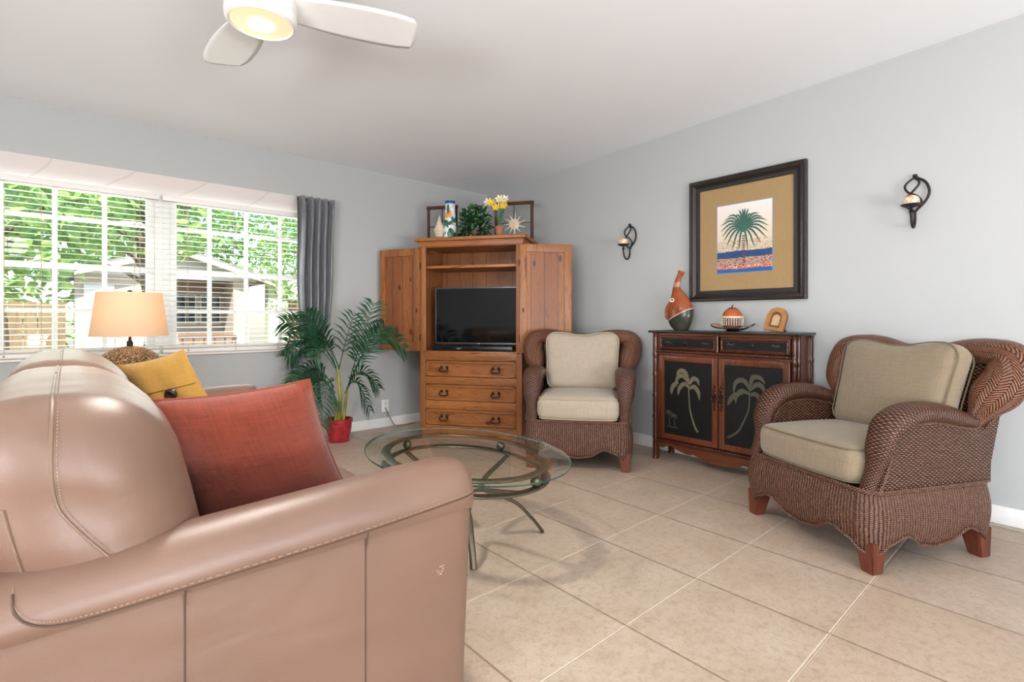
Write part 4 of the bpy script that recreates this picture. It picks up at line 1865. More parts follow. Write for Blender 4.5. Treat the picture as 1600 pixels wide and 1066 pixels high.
for i, (hxx, hyy, hz) in enumerate(heads):
    for k in range(6):
        a = k * math.pi / 3 + i
        tgt = bmW if (i % 2 == 0) else bmY
        vs = add_sphere(tgt, (0, 0, 0), (.024, .012, .003), 8, 5)
        Mx = Matrix.Translation((hxx, hyy - .006, hz)) @ Matrix.Rotation(R(70), 4, 'X') @ Matrix.Rotation(a, 4, 'Z') @ Matrix.Rotation(R(-25), 4, 'Y') @ Matrix.Translation((.022, 0, 0))
        bmesh.ops.transform(tgt, matrix=Mx, verts=vs)
    add_sphere(bmY, (hxx, hyy - .016, hz), (.010, .012, .010), 10, 6)
obj('petals', bmW, plain('pale petals', 'ede6c8', .5), t)
obj('trumpets', bmY, plain('yellow petals', 'eec63e', .5), t)

# sunburst shell
t = thing('sunburst_shell', 'cream spiny sunburst shell ornament at right end of armoire top', 'ornament', in_arm(.345, .21, 1.745), ATH)
bm = new()
ps = [(.058 - .0012 * k) for k in range(40)]
add_sphere(bm, (0, 0, .13), (.048, .016, .048), 24, 14)
pts = []
for k in range(60):
    a = k * .32
    r = .044 * (1 - k / 62)
    pts.append((r * math.cos(a), -.014 - .010 * k / 60, .13 + r * math.sin(a)))
add_tube(bm, pts, .005, seg=6)
obj('disc', bm, MSH, t)
bm = new()
for k in range(11):
    a = k * 2 * math.pi / 11 + .2
    c0 = Vector((.04 * math.cos(a), 0, .13 + .04 * math.sin(a)))
    ln = .055 if k % 2 else .07
    if .13 + math.sin(a) * (.04 + ln) < .012:
        ln = (.118) / abs(math.sin(a)) - .04
    c1 = c0 + Vector((math.cos(a + .25), 0, math.sin(a + .25))) * ln * .6 + Vector((math.cos(a), 0, math.sin(a))) * ln * .4
    add_tube(bm, [c0, (c0 + c1) / 2 + Vector((0, -.003, 0)), c1], [.006, .0045, .0012], seg=6)
add_tube(bm, [(0, .012, 0), (0, .010, .10)], .006, seg=6)
obj('spines', bm, MSH, t)

# ------------------------------------------------------------------ tropical accent cabinet
CHR = wood('dark cherry', '6e3a22', '38190d', 'z', 1., .28, knots=False)
CHRX = wood('dark cherry horizontal', '6e3a20', '38190d', 'x', 1., .28, knots=False)
CBL = plain('black lacquer top', '1c1714', .3, var=.2)
BAM = wood('carved bamboo edge', '552a1c', '1f0c07', 'z', 1.5, .22, knots=False)


def panel_black():
    m = M('black woven panel')
    tc = m.n('TexCoord')
    sp = m.n('SeparateXYZ')
    m.l(tc.outputs['UV'], sp.inputs[0])
    h = m.math('MULTIPLY', m.math('ABSOLUTE', m.math('SINE', m.math('MULTIPLY', sp.outputs[0], 420))), m.math('ABSOLUTE', m.math('SINE', m.math('MULTIPLY', sp.outputs[1], 420))))
    m.set(m.ramp(h, [(.2, '050504'), (.9, '141411')]), .6, Specular_IOR_Level=.3)
    m.bump(h, .5, .002)
    return m.m


PB = panel_black()
PGOLD = plain('old gold paint', '66604b', .5, var=.25, vs=60)
PGOLD2 = plain('faded bronze paint', '454334', .5, var=.25, vs=60)


def cane(bm, p, q, r=.011, nodes=5):
    p, q = Vector(p), Vector(q)
    n = nodes * 8
    pts = [p.lerp(q, k / n) for k in range(n + 1)]
    rr = []
    for k in range(n + 1):
        f = (k % 8)
        rr.append(r * (1.22 if f == 0 else (.92 if f in (1, 7) else 1.0)))
    add_tube(bm, pts, rr, seg=10)


FC = [0]


def frond(bm, c, pts, w0, y, n=1):
    """raised painted frond: tapered ribbon along pts in the x-z plane"""
    FC[0] = (FC[0] + 1) % 25
    y = y - .00011 * FC[0]
    P = catmull([(a, y, b) for a, b in pts], 8)
    N = len(P)
    up, dn = [], []
    for i in range(N):
        tv = (P[min(N - 1, i + 1)] - P[max(0, i - 1)]).normalized()
        nv = Vector((-tv.z, 0, tv.x))
        s_ = i / (N - 1)
        w = w0 * (math.sin(math.pi * (.12 + .88 * s_)) ** .8 + .05)
        jag = (1 if i % 2 else .72)
        up.append(P[i] + nv * w * .35)
        dn.append(P[i] - nv * w * jag)
    A = [bm.verts.new(p + Vector((0, -.0012, 0))) for p in up]
    B = [bm.verts.new(p + Vector((0, -.0012, 0))) for p in dn]
    C_ = [bm.verts.new(p + Vector((0, .001, 0))) for p in up]
    D_ = [bm.verts.new(p + Vector((0, .001, 0))) for p in dn]
    for i in range(N - 1):
        bm.faces.new((A[i], A[i + 1], B[i + 1], B[i]))
        bm.faces.new((A[i], C_[i], C_[i + 1], A[i + 1]))
        bm.faces.new((B[i], B[i + 1], D_[i + 1], D_[i]))


def cabinet():
    t = thing('accent_cabinet', 'dark cherry two-door cabinet with painted palm panels against the wall', 'cabinet', (3.26, 1.63, 0), R(-90))
    D = .235
    bm = new()
    span(bm, -.522, .515, -.03, D, .925, .943, .006)
    obj('top', bm, CBL, t)
    for x in (-.475, .475):
        for y in (.0, D - .03):
            bm = new()
            span(bm, x - .016, x + .016, y - .0, y + .03, 0, .925, .006)
            po = obj('post', bm, CHR, t)
            for a_ in ((x, y - .004 if y < .01 else y + .015), (x + (.017 if x > 0 else -.017), y + .013)):
                bm = new()
                cane(bm, (a_[0], a_[1], .0), (a_[0], a_[1], .922), .0165 if a_[0] == x else .013, 6)
                obj('bamboo_moulding', bm, BAM, po)
    for a_, b_, r_, n_ in (((-.46, -.008, .792), (.46, -.008, .792), .0105, 9), ((-.46, -.008, .142), (.46, -.008, .142), .0105, 9), ((0, -.010, .80), (0, -.010, .92), .009, 2)):
        bm = new()
        cane(bm, a_, b_, r_, n_)
        obj('bamboo_moulding', bm, BAM, t)
    bm = new()
    span(bm, -.46, -.445, .012, D - .01, .13, .925)
    span(bm, .465, .48, .03, D - .03, .13, .925)
    span(bm, -.46, .47, D - .015, D, .13, .925)
    span(bm, -.46, .46, .01, D - .01, .13, .15)
    span(bm, -.46, .46, .01, D - .01, .775, .80)
    obj('carcass', bm, CHR, t)
    for z0, z1 in ((.762, .785), (.905, .925)):
        bm = new()
        span(bm, -.46, .46, .004, .03, z0, z1, .002)
        obj('front_rail', bm, CHRX, t)
    # apron
    pts = [(-.458, 0, .135), (-.458, 0, .098)]
    half = [(-.42, .088), (-.37, .108), (-.33, .104), (-.29, .088), (-.22, .074), (-.17, .080), (-.12, .060), (-.06, .050), (0, .048)]
    full = half + [(-a, b) for a, b in half[-2::-1]]
    cp = catmull([(a, 0, b) for a, b in full], 4)
    poly = pts + [tuple(p) for p in cp] + [(.458, 0, .098), (.458, 0, .135)]
    bm = new()
    add_prism(bm, poly, (0, .02, 0))
    obj('apron', bm, CHRX, t)
    # drawers
    for k, (x0, x1) in enumerate(((-.445, -.012), (.012, .448))):
        bm = new()
        z0, z1 = .806, .902
        span(bm, x0, x1, .004, .03, z0, z1, .002)
        d = obj('drawer', bm, CHRX, t)
        bm = new()
        for (a, b) in (((x0 + .014, -.002, z0 + .012), (x1 - .014, -.002, z0 + .012)), ((x0 + .014, -.002, z1 - .012), (x1 - .014, -.002, z1 - .012))):
            cane(bm, a, b, .006, 4)
        for x in (x0 + .014, x1 - .014):
            cane(bm, (x, -.002, z0 + .012), (x, -.002, z1 - .012), .006, 2)
        obj('drawer_moulding', bm, BAM, d)
        bm = new()
        span(bm, x0 + .024, x1 - .024, -.001, .006, z0 + .021, z1 - .021)
        obj('drawer_panel', bm, PB, d, smooth=False)
        bm = new()
        xc = (x0 + x1) / 2 - .012
        for sx in (-.13, .15):
            for q in (-1, 0, 1):
                frond(bm, 0, [(xc + sx, .852), (xc + sx + q * .014, .862), (xc + sx + q * .026, .850)], .005, -.003)
        obj('painted_motif', bm, PGOLD2, d, smooth=False)
        bm = new()
        add_sphere(bm, (xc, -.016, .856), .0105, 12, 8)
        add_tube(bm, [(xc, 0, .856), (xc, -.012, .856)], .005, seg=8)
        add_sphere(bm, (xc, -.003, .856), (.018, .003, .016), 12, 8)
        obj('knob', bm, MIRON, d)
    # doors
    for k, (x0, x1) in enumerate(((-.445, -.004), (.004, .448))):
        z0, z1 = .158, .762
        fw = .040
        bm = new()
        for (xa, xb, za, zb) in ((x0, x0 + fw, z0, z1), (x1 - fw, x1, z0, z1), (x0 + fw, x1 - fw, z0, z0 + fw), (x0 + fw, x1 - fw, z1 - fw, z1)):
            span(bm, xa, xb, .0, .022, za, zb, .004)
        d = obj('door', bm, CHR, t)
        bm = new()
        span(bm, x0 + fw - .002, x1 - fw + .002, .008, .016, z0 + fw - .002, z1 - fw + .002)
        obj('door_panel', bm, PB, d, smooth=False)
        bm = new()
        cx = (x0 + x1) / 2
        Y = .0062
        if k == 0:
            top = (-.212, .572)
            trunk = [(-.215, .570), (-.212, .46), (-.198, .36), (-.165, .27), (-.145, .245)]
            fr_ = [[(0, 0), (-.045, .045), (-.085, .03), (-.098, -.035)],
                   [(0, 0), (-.035, .075), (-.075, .075), (-.09, .035)],
                   [(0, 0), (.03, .045), (.065, .035), (.078, -.005)],
                   [(0, -.03), (-.035, -.01), (-.07, -.045), (-.082, -.09)],
                   [(0, -.03), (.04, -.01), (.075, -.05), (.078, -.105)],
                   [(-.08, .0), (-.11, -.02), (-.128, -.055), (-.135, -.09)]]
        else:
            top = (.205, .575)
            trunk = [(.205, .575), (.20, .45), (.165, .36), (.125, .29), (.062, .245)]
            fr_ = [[(0, 0), (-.04, .05), (-.085, .03), (-.10, -.04)],
                   [(0, .02), (.02, .085), (.07, .085), (.10, .045)],
                   [(0, 0), (.05, .045), (.09, .02), (.10, -.05)],
                   [(0, -.03), (-.045, -.02), (-.08, -.055), (-.085, -.10)],
                   [(-.04, -.03), (-.09, -.05), (-.12, -.085), (-.14, -.12)],
                   [(0, -.03), (.04, -.02), (.08, -.06), (.09, -.12)]]
        for i_, f_ in enumerate(fr_):
            frond(bm, 0, [(top[0] + a, top[1] + b) for a, b in f_], .024, Y)
        pts = catmull([(a, Y, b) for a, b in trunk], 6)
        add_tube(bm, pts, lambda s: (.0015, .004 + .005 * s), seg=6, up=(0, -1, 0))
        obj('painted_palm', bm, PGOLD if k == 0 else PGOLD2, d, smooth=False)
        if k == 0:
            bm = new()
            for (px, pz, s) in ((-.37, .345, .05), (-.33, .325, .05)):
                for q in range(9):
                    a = R(-25 + 28.75 * q)
                    frond(bm, 0, [(px, pz), (px + .35 * s * math.cos(a), pz + .35 * s * math.sin(a) + .003), (px + .65 * s * math.cos(a), pz + .65 * s * math.sin(a) - .003)], .0032, Y)
                add_tube(bm, [(px, Y, pz), (px + .008, Y, .25)], lambda s: (.0012, .0022), seg=5, up=(0, -1, 0))
            add_tube(bm, [(-.385, Y, .25), (-.30, Y, .247)], lambda s: (.0012, .003), seg=5, up=(0, -1, 0))
            obj('painted_small_palms', bm, PGOLD2, d, smooth=False)
        hx = -.024 if k == 0 else .024
        bm = new()
        zc = .50
        for dz in (-.075, -.05, -.025, 0, .025, .05, .075):
            add_sphere(bm, (hx + .004 * math.sin(dz * 90), -.003, zc + dz), (.0085 if abs(dz) > .03 else .012, .004, .014), 8, 6)
        add_sphere(bm, (hx, -.014, zc + .012), .011, 12, 8)
        pts = catmull([(hx - .010, -.010, zc + .01), (hx - .014, -.018, zc - .012), (hx, -.020, zc - .026), (hx + .014, -.018, zc - .012), (hx + .010, -.010, zc + .01)], 5)
        add_tube(bm, pts, .0028, seg=6)
        obj('handle', bm, plain('antique bronze', '3a2a1e', .35, metal=.7, var=.3), d)


cabinet()

# gourd jug
CT = .943
t = thing('gourd_jug', 'orange and green gourd-shaped jug with a bent neck on the cabinet', 'jug', (3.37, 1.63 + .335, CT), R(-90))
mj = M('jug glaze')
sp = mj.n('SeparateXYZ')
mj.l(mj.coords(), sp.inputs[0])
dd = mj.math('SUBTRACT', sp.outputs[2], mj.math('ADD', .112, mj.math('MULTIPLY', sp.outputs[0], .50)))
orange = mj.ramp(mj.noise(mj.coords(), 9, 3), [(.3, '7c3a1c'), (.6, '9a4e28'), (.8, 'b06a38')])
green = mj.ramp(mj.noise(mj.coords(), 12, 3), [(.3, '25271c'), (.7, '45453a')])
col = mj.mix(mj.math('GREATER_THAN', dd, 0), green, orange)
col = mj.mix(mj.math('LESS_THAN', mj.math('ABSOLUTE', dd), .003), col, lin('d8b89a'))
ring = mj.math('LESS_THAN', mj.math('ABSOLUTE', mj.math('SUBTRACT', sp.outputs[2], .335)), .018)
col = mj.mix(mj.math('MULTIPLY', ring, .7), col, lin('b08a70'))
mj.set(col, .25)
cen = [(0, 0, 0), (0, 0, .02), (-.004, 0, .06), (-.006, 0, .10), (-.008, 0, .15), (-.014, 0, .20), (-.024, 0, .25), (-.034, 0, .29), (-.036, 0, .32), (-.030, 0, .35), (-.018, 0, .385), (-.004, 0, .41), (.002, 0, .428), (.004, 0, .434)]
rad = [.052, .066, .090, .101, .100, .083, .058, .036, .027, .023, .021, .022, .027, .024]
C2 = catmull(cen, 4)
r2 = []
for i in range(len(rad) - 1):
    for k in range(4):
        r2.append(rad[i] + (rad[i + 1] - rad[i]) * k / 4)
r2.append(rad[-1])
bm = new()
add_tube(bm, C2, [(r * .62, r) for r in r2], seg=32, up=(0, -1, 0))
obj('body', bm, mj.m, t, angle=60)
bm = new()
add_tube(bm, catmull([(-.085, 0, .07), (-.118, 0, .10), (-.120, 0, .15), (-.100, 0, .19), (-.07, 0, .215)], 6), .011, seg=10)
obj('handle', bm, mj.m, t)
bm = new()
add_lathe(bm, [(.008, 0), (.017, 0), (.018, .003), (.008, .004)], seg=24)
bmesh.ops.transform(bm, matrix=Matrix.Translation((-.045, -.0445, .222)) @ Matrix.Rotation(R(62), 4, 'X') @ Matrix.Rotation(R(180), 4, 'X'), verts=bm.verts[:])
obj('ring_inlay', bm, plain('cream inlay', 'e8e0d0', .4), t)
bm = new()
add_sphere(bm, (-.045, -.0455, .222), (.007, .004, .007), 10, 8)
obj('dark_eye', bm, MBLK, t)

# beaded jar on a leaf-shaped dish
t = thing('leaf_dish', 'dark-edged leaf-shaped dish under the orange jar on the cabinet', 'dish', (3.37, 1.63 - .045, CT), R(-90))
bm = new()


def dish(u, v):
    a = 2 * math.pi * u
    r = v
    x = .145 * r * math.cos(a)
    y = .065 * r * math.sin(a)
    z = .012 + .036 * (r * abs(math.cos(a))) ** 1.8 + .006 * math.sin(3 * a) * r
    return (x, y, z)


grid(bm, dish, 48, 10, cu=True)
bmesh.ops.remove_doubles(bm, verts=bm.verts[:], dist=.0003)
do = obj('bowl', bm, plain('tan and black glaze', 'b98a68', .35, var=.2), t, solid=.005, angle=60)
bm = new()
add_tube(bm, [Vector(dish(k / 48, 1)) for k in range(48)], .0045, seg=6, closed=True)
obj('rim', bm, MBLK, do)
obj('foot', lathe([(0, 0), (.045, 0), (.035, .012), (0, .014)], seg=20), MBLK, t)

t = thing('lidded_jar', 'small round orange jar with a beaded fringe in the leaf dish', 'jar', (3.37, 1.63 - .045, CT + .0165), R(-90))
obj('body', lathe([(0, .0), (.05, .0), (.060, .02), (.063, .06), (.062, .078), (0, .08)], seg=28), plain('jar brown', '5a3424', .4), t)
obj('lid', lathe([(.0, .078), (.064, .078), (.063, .09), (.055, .112), (.038, .130), (.015, .139), (0, .140)], seg=28), plain('orange glaze lid', 'ac5428', .25), t)
bm = new()
add_tube(bm, [(0, 0, .136), (-.003, 0, .150), (.006, 0, .162)], .004, seg=6)
for k in range(4):
    a = k * 1.57 + .4
    add_tube(bm, [(0, 0, .138), (.016 * math.cos(a), .016 * math.sin(a), .139), (.032 * math.cos(a), .032 * math.sin(a), .133)], [.004, .005, .002], seg=6)
obj('stem', bm, MIRON, t)
bm = new()
add_tube(bm, [(.066 * math.cos(a / 24 * 6.283), .066 * math.sin(a / 24 * 6.283), .078) for a in range(24)], .007, seg=6, closed=True)
for k in range(26):
    a = k / 26 * 6.283
    for q in range(4):
        add_sphere(bm, (.068 * math.cos(a), .068 * math.sin(a), .064 - q * .012), (.0038, .0038, .0052), 6, 4)
obj('beads', bm, plain('pale beads', 'd8cbb8', .4, var=.3, vs=90), t)

# arched wooden photo frame
t = thing('arched_frame', 'small arched wooden picture frame leaning on the cabinet top', 'picture frame', (3.36, 1.63 - .325, CT), R(-90) + R(-14))


def arch_pts(w, h, y, n=14, z0=0, sk=0):
    pts = [(-w, y, z0), (w, y, z0)]
    zc = h - w * .9
    for k in range(n + 1):
        a = math.pi * k / n
        pts.append((w * math.cos(a), y, zc + w * .9 * math.sin(a)))
    return pts


Rm = Matrix.Rotation(R(-14), 4, 'X') @ Matrix.Rotation(R(7), 4, 'Y')
bm = new()
add_prism(bm, arch_pts(.066, .150, 0), (0, .014, 0))
bmesh.ops.transform(bm, matrix=Matrix.Translation((0, -.02, .009)) @ Rm, verts=bm.verts[:])
MFR = wood('frame ash', 'b9844e', '8a5a30', 'z', 2, .4, knots=False)
obj('back', bm, wood('frame inset', '7e5230', '54341c', 'z', 2, .5, knots=False), t)
bm = new()
outer = arch_pts(.066, .150, -.010)
inner = arch_pts(.040, .122, -.010, z0=.022)
A = [bm.verts.new(p) for p in outer]
B = [bm.verts.new(p) for p in inner]
A2 = [bm.verts.new(Vector(p) + Vector((0, .012, 0))) for p in outer]
B2 = [bm.verts.new(Vector(p) + Vector((0, .012, 0))) for p in inner]
n = len(A)
for i in range(n):
    j = (i + 1) % n
    bm.faces.new((A[i], A[j], B[j], B[i]))
    bm.faces.new((A[i], A2[i], A2[j], A[j]))
    bm.faces.new((B[i], B[j], B2[j], B2[i]))
bmesh.ops.recalc_face_normals(bm, faces=bm.faces[:])
bmesh.ops.transform(bm, matrix=Matrix.Translation((0, -.02, .009)) @ Rm, verts=bm.verts[:])
obj('moulding', bm, MFR, t)
bm = new()
add_prism(bm, arch_pts(.026, .105, -.003, z0=.035), (0, .003, 0))
bmesh.ops.transform(bm, matrix=Matrix.Translation((0, -.02, .009)) @ Rm, verts=bm.verts[:])
obj('picture', bm, plain('faded picture', 'c7a888', .6, var=.35, vs=70), t)
bm = new()
add_box(bm, (.01, .035, .045), (.05, .004, .10), 0, Euler((R(25), 0, 0)))
obj('easel_back', bm, plain('dark velvet', '2a1414', .9), t)

# ------------------------------------------------------------------ framed palm print
def mitre(bm, hw, hh, prof):
    """rectangular frame in the x-z plane swept from a (inset, y) profile"""
    rings = []
    for sx, sz in ((-1, -1), (1, -1), (1, 1), (-1, 1)):
        rings.append([bm.verts.new((sx * (hw - d), y, sz * (hh - d))) for d, y in prof])
    fs = []
    for i in range(4):
        a, b = rings[i], rings[(i + 1) % 4]
        for k in range(len(prof)):
            j = (k + 1) % len(prof)
            fs.append(bm.faces.new((a[k], a[j], b[j], b[k])))
    bmesh.ops.recalc_face_normals(bm, faces=fs)


def picture():
    t = thing('framed_picture', 'large dark-framed palm tree print hanging above the cabinet', 'picture', (XR, 1.565, 1.594), R(-90))
    # local: x right, z up, -y toward the room
    W2, H2 = .397, .441
    fr = M('dark carved frame')
    fr.set(fr.ramp(fr.noise(fr.coords(), 60, 4, .7), [(.4, '100c0a'), (.7, '2c1f1a')]), .38)
    fr.bump(fr.noise(fr.coords(), 90, 3), .4, .004)
    bm = new()
    w = .050
    mitre(bm, W2, H2, [(0, 0), (0, -.036), (.006, -.042), (.020, -.036), (.030, -.040), (.040, -.034), (w, -.028), (w, 0)])
    obj('frame', bm, fr.m, t)
    bm = new()
    w2 = .077
    mitre(bm, W2 - w, H2 - w, [(0, 0), (0, -.027), (w2 - w - .003, -.026), (w2 - w, -.022), (w2 - w, 0)])
    obj('inner_liner', bm, plain('charcoal liner', '15171a', .4), t)
    bm = new()
    span(bm, -W2 + .07, W2 - .07, -.016, -.010, -H2 + .07, H2 - .07)
    obj('mat_board', bm, fabric('linen mat', '94764c', 'ab8c5e', 900, .7, None, .1), t, smooth=False)
    # the print
    pw, ph, pz = .188, .238, -.006
    pr = M('palm print')
    sp = pr.n('SeparateXYZ')
    pr.l(pr.coords(), sp.inputs[0])
    z = pr.math('ADD', pr.math('DIVIDE', pr.math('SUBTRACT', sp.outputs[2], pz - ph), 2 * ph), pr.math('MULTIPLY', pr.math('SUBTRACT', pr.noise(pr.coords(), 25, 3), .5), .05))
    spk = pr.math('GREATER_THAN', pr.noise(pr.coords(scale=(1, 1, 1.6)), 95, 2, .6), .55)
    sky_ = pr.ramp(z, [(0, 'dcc9ae'), (.4, 'dcc9ae'), (.75, 'e8d9cd'), (1, 'ece4e2')])
    sand = pr.mix(pr.math('MULTIPLY', spk, .75), sky_, lin('8a6655'))
    col = pr.mix(pr.math('LESS_THAN', z, .47), sky_, sand)
    sea = pr.mix(spk, lin('154a80'), lin('22304e'))
    col = pr.mix(pr.math('LESS_THAN', z, .31), col, sea)
    low = pr.mix(spk, lin('c09a88'), lin('5c2226'))
    col = pr.mix(pr.math('LESS_THAN', z, .215), col, low)
    low2 = pr.mix(spk, lin('c85040'), lin('e0d0c0'))
    col = pr.mix(pr.math('LESS_THAN', z, .095), col, low2)
    col = pr.mix(pr.math('LESS_THAN', z, .055), col, lin('245a98'))
    pr.set(col, .5)
    bm = new()
    span(bm, -pw - .006, pw + .006, -.018, -.015, pz - ph - .006, pz + ph + .006)
    obj('print_border', bm, plain('blue grey border', '7b90a8', .5), t, smooth=False)
    bm = new()
    span(bm, -pw, pw, -.0192, -.017, pz - ph, pz + ph)
    p = obj('print', bm, pr.m, t, smooth=False)
    bm = new()
    cx, cz = 0, pz + .072
    rnd = random.Random(4)
    angs = [R(-78 + 0), R(-60), R(-42), R(-25), R(-10), R(5), R(20), R(34), R(48), R(62), R(75), R(86)]
    for sgn in (-1, 1):
        for a in angs:
            L = .15 + .02 * rnd.random()
            if a > R(60):
                L = .13
            bend = -.045 if a < R(70) else -.01
            p0 = (cx, cz)
            p1 = (cx + sgn * math.cos(a) * L * .55, cz + math.sin(a) * L * .5 + .022)
            p2 = (cx + sgn * math.cos(a) * L, cz + math.sin(a) * L * .9 + bend + .02)
            frond(bm, 0, [p0, p1, p2], .0095, -.0205)
    add_sphere(bm, (cx, -.0195, cz + .01), (.025, .0055, .046), 20, 12)
    obj('palm_crown', bm, plain('teal green ink', '2c6052', .5, var=.35, vs=90), p, smooth=False)
    bm = new()
    for k in range(13):
        span(bm, -.010 + .001 * (k % 2), .010 - .001 * (k % 2), -.0203, -.0190, pz - ph + .045 + k * .0165, pz - ph + .045 + k * .0165 + .010)
    obj('palm_trunk', bm, plain('plum ink', '6e4650', .5, var=.3), p, smooth=False)
    g = bpy.data.materials['window glass']
    bm = new()
    span(bm, -W2 + .06, W2 - .06, -.0295, -.0280, -H2 + .06, H2 - .06)
    obj('glazing', bm, g, t, smooth=False)


picture()


# ------------------------------------------------------------------ wall sconces
def sconce(y, z, label):
    t = thing('candle_sconce', label, 'sconce', (XR, y, z), R(-90), 'black iron candle sconces')
    bm = new()
    # z 0 = bottom of the hook; top at .30
    def cv(pts, r=.0055):
        add_tube(bm, catmull(pts, 7), r, seg=8, up=(0, -1, 0))
    yb_ = -.018
    cv([(0, yb_, .285), (.045, yb_, .25), (.062, yb_, .195), (.045, yb_, .145), (.010, yb_, .105), (0, yb_, .09)], .0065)
    cv([(0, yb_, .285), (-.040, yb_ - .012, .245), (-.030, yb_ - .02, .205), (.012, yb_ - .024, .175), (.032, yb_ - .014, .14), (.008, yb_, .10)], .0055)
    cv([(0, yb_, .285), (.022, yb_ - .02, .245), (-.002, yb_ - .026, .205), (-.042, yb_ - .012, .165), (-.040, yb_, .13), (0, yb_, .092)], .0055)
    # stem and hook reaching out to the cup
    cv([(0, yb_, .10), (0, yb_, .05), (0, yb_ - .016, .014), (0, yb_ - .045, .002), (0, yb_ - .072, .020), (0, yb_ - .084, .055), (0, yb_ - .088, .095)], .0065)
    add_lathe(bm, [(0, -.02), (.006, -.018), (.008, 0), (.013, .004), (.008, .010), (.005, .028), (0, .03)], seg=12, c=(0, yb_ - .087, .078))
    add_sphere(bm, (0, yb_, .292), (.012, .010, .009), 12, 8)
    add_tube(bm, [(0, yb_, .278), (0, -.001, .278)], .006, seg=8)
    add_tube(bm, [(0, yb_, .098), (0, -.001, .098)], .006, seg=8)
    obj('bracket', bm, MIRON, t)
    cy = yb_ - .088
    obj('drip_dish', lathe([(0, .104), (.028, .107), (.046, .118), (.047, .121), (.028, .112), (0, .110)], seg=28, c=(0, cy, 0)), MIRON, t)
    t2 = thing('candle', 'orange and cream ball candle on the ' + ('left' if y > 2 else 'right') + ' wall sconce', 'candle', t.location + Vector((cy, 0, .1105)), R(-90), 'ball candles on the sconces')
    mc = M('marbled wax')
    mc.set(mc.ramp(mc.noise(mc.coords(), 26, 3, .6, 1.5), [(.35, 'e6dfd0'), (.5, 'ead2b4'), (.62, 'd98c5c'), (.75, 'b8583a')]), .45)
    mc.b.inputs['Subsurface Weight'].default_value = .2
    mc.b.inputs['Subsurface Radius'].default_value = (.01, .006, .004)
    r = .037
    prof = [(0, 0), (.022, .0)] + [(r * math.cos(R(a)), .027 + r * .9 * math.sin(R(a))) for a in range(-40, 81, 10)] + [(0, .059)]
    obj('wax', lathe(prof, seg=24), mc.m, t2)
    bm = new()
    add_tube(bm, [(0, 0, .056), (.001, 0, .070)], .0014, seg=5)
    obj('wick', bm, MBLK, t2)


sconce(2.505, 1.515, 'black iron candle sconce on the wall between armoire and palm print')
sconce(.628, 1.522, 'black iron candle sconce on the wall above the large wicker armchair')


# ------------------------------------------------------------------ table lamp on a side table
t = thing('side_table', 'round wooden side table hidden behind the far sofa arm', 'table', (.285, 3.80, 0))
WT = wood('side table wood', '6e4a30', '442a18', 'x', 1, .4, knots=False)
obj('tabletop', lathe([(0, .575), (.25, .575), (.255, .585), (.25, .598), (0, .598)], seg=40), WT, t)
for k in range(3):
    a = k * 2.094 + .5
    obj('leg', tube([(.17 * math.cos(a), .17 * math.sin(a), .577), (.21 * math.cos(a), .21 * math.sin(a), 0)], .016, seg=10), WT, t)

t = thing('table_lamp', 'table lamp with woven rattan ball base and lit linen shade', 'lamp', (.285, 3.85, .598))
mrat = M('woven rattan ball')
v = mrat.n('TexVoronoi', feature='DISTANCE_TO_EDGE')
mrat.l(mrat.coords(scale=(1, 1, 1.3)), v.inputs['Vector'])
v.inputs['Scale'].default_value = 55
h = mrat.math('SUBTRACT', 1, mrat.math('MULTIPLY', v.outputs[0], 5, clamp=True))
mrat.set(mrat.ramp(h, [(.15, '4a3018'), (.6, 'a87c4a'), (1, 'd0a870')]), .6)
mrat.bump(h, 1, .008)
prof = [(0, 0), (.07, .0)] + [(.168 * math.cos(R(a)), .135 + .128 * math.sin(R(a))) for a in range(-66, 80, 8)] + [(.02, .262), (0, .264)]
obj('ball_base', lathe(prof, seg=48), mrat.m, t)
obj('neck', lathe([(0, .25), (.016, .25), (.016, .29), (.008, .30), (.008, .585), (.012, .59), (.013, .600), (0, .606)], seg=16), MIRON, t)
ms = M('linen shade')
tc = ms.coords('UV', (90, 420, 1))
colr = ms.mix(ms.noise(tc, 1.5, 2), lin('d8c4ae'), lin('efe0cc'))
ms.set(colr, .9)
tl = ms.n('BsdfTranslucent')
ms.l(ms.mix(1, colr, lin('eccaa4'), 'MULTIPLY'), tl.inputs[0])
mx = ms.n('MixShader')
mx.inputs[0].default_value = .55
ms.l(ms.b.outputs[0], mx.inputs[1])
ms.l(tl.outputs[0], mx.inputs[2])
ms.l(mx.outputs[0], ms.out.inputs['Surface'])
bm = new()
grid(bm, lambda u, v: ((.196 - .033 * v) * math.cos(2 * math.pi * u), (.196 - .033 * v) * math.sin(2 * math.pi * u), .325 + .262 * v), 64, 8, cu=True)
obj('lamp_shade', bm, ms.m, t, angle=80)
bm = new()
for k in range(3):
    a = k * 2.094
    add_tube(bm, [(.01 * math.cos(a), .01 * math.sin(a), .578), (.162 * math.cos(a), .162 * math.sin(a), .583)], .0018, seg=5)
obj('shade_spider', bm, MIRON, t)
light('table_lamp_bulb', 'POINT', (.285, 3.85, .598 + .45), 2.4, (1, .87, .70), radius=.035)

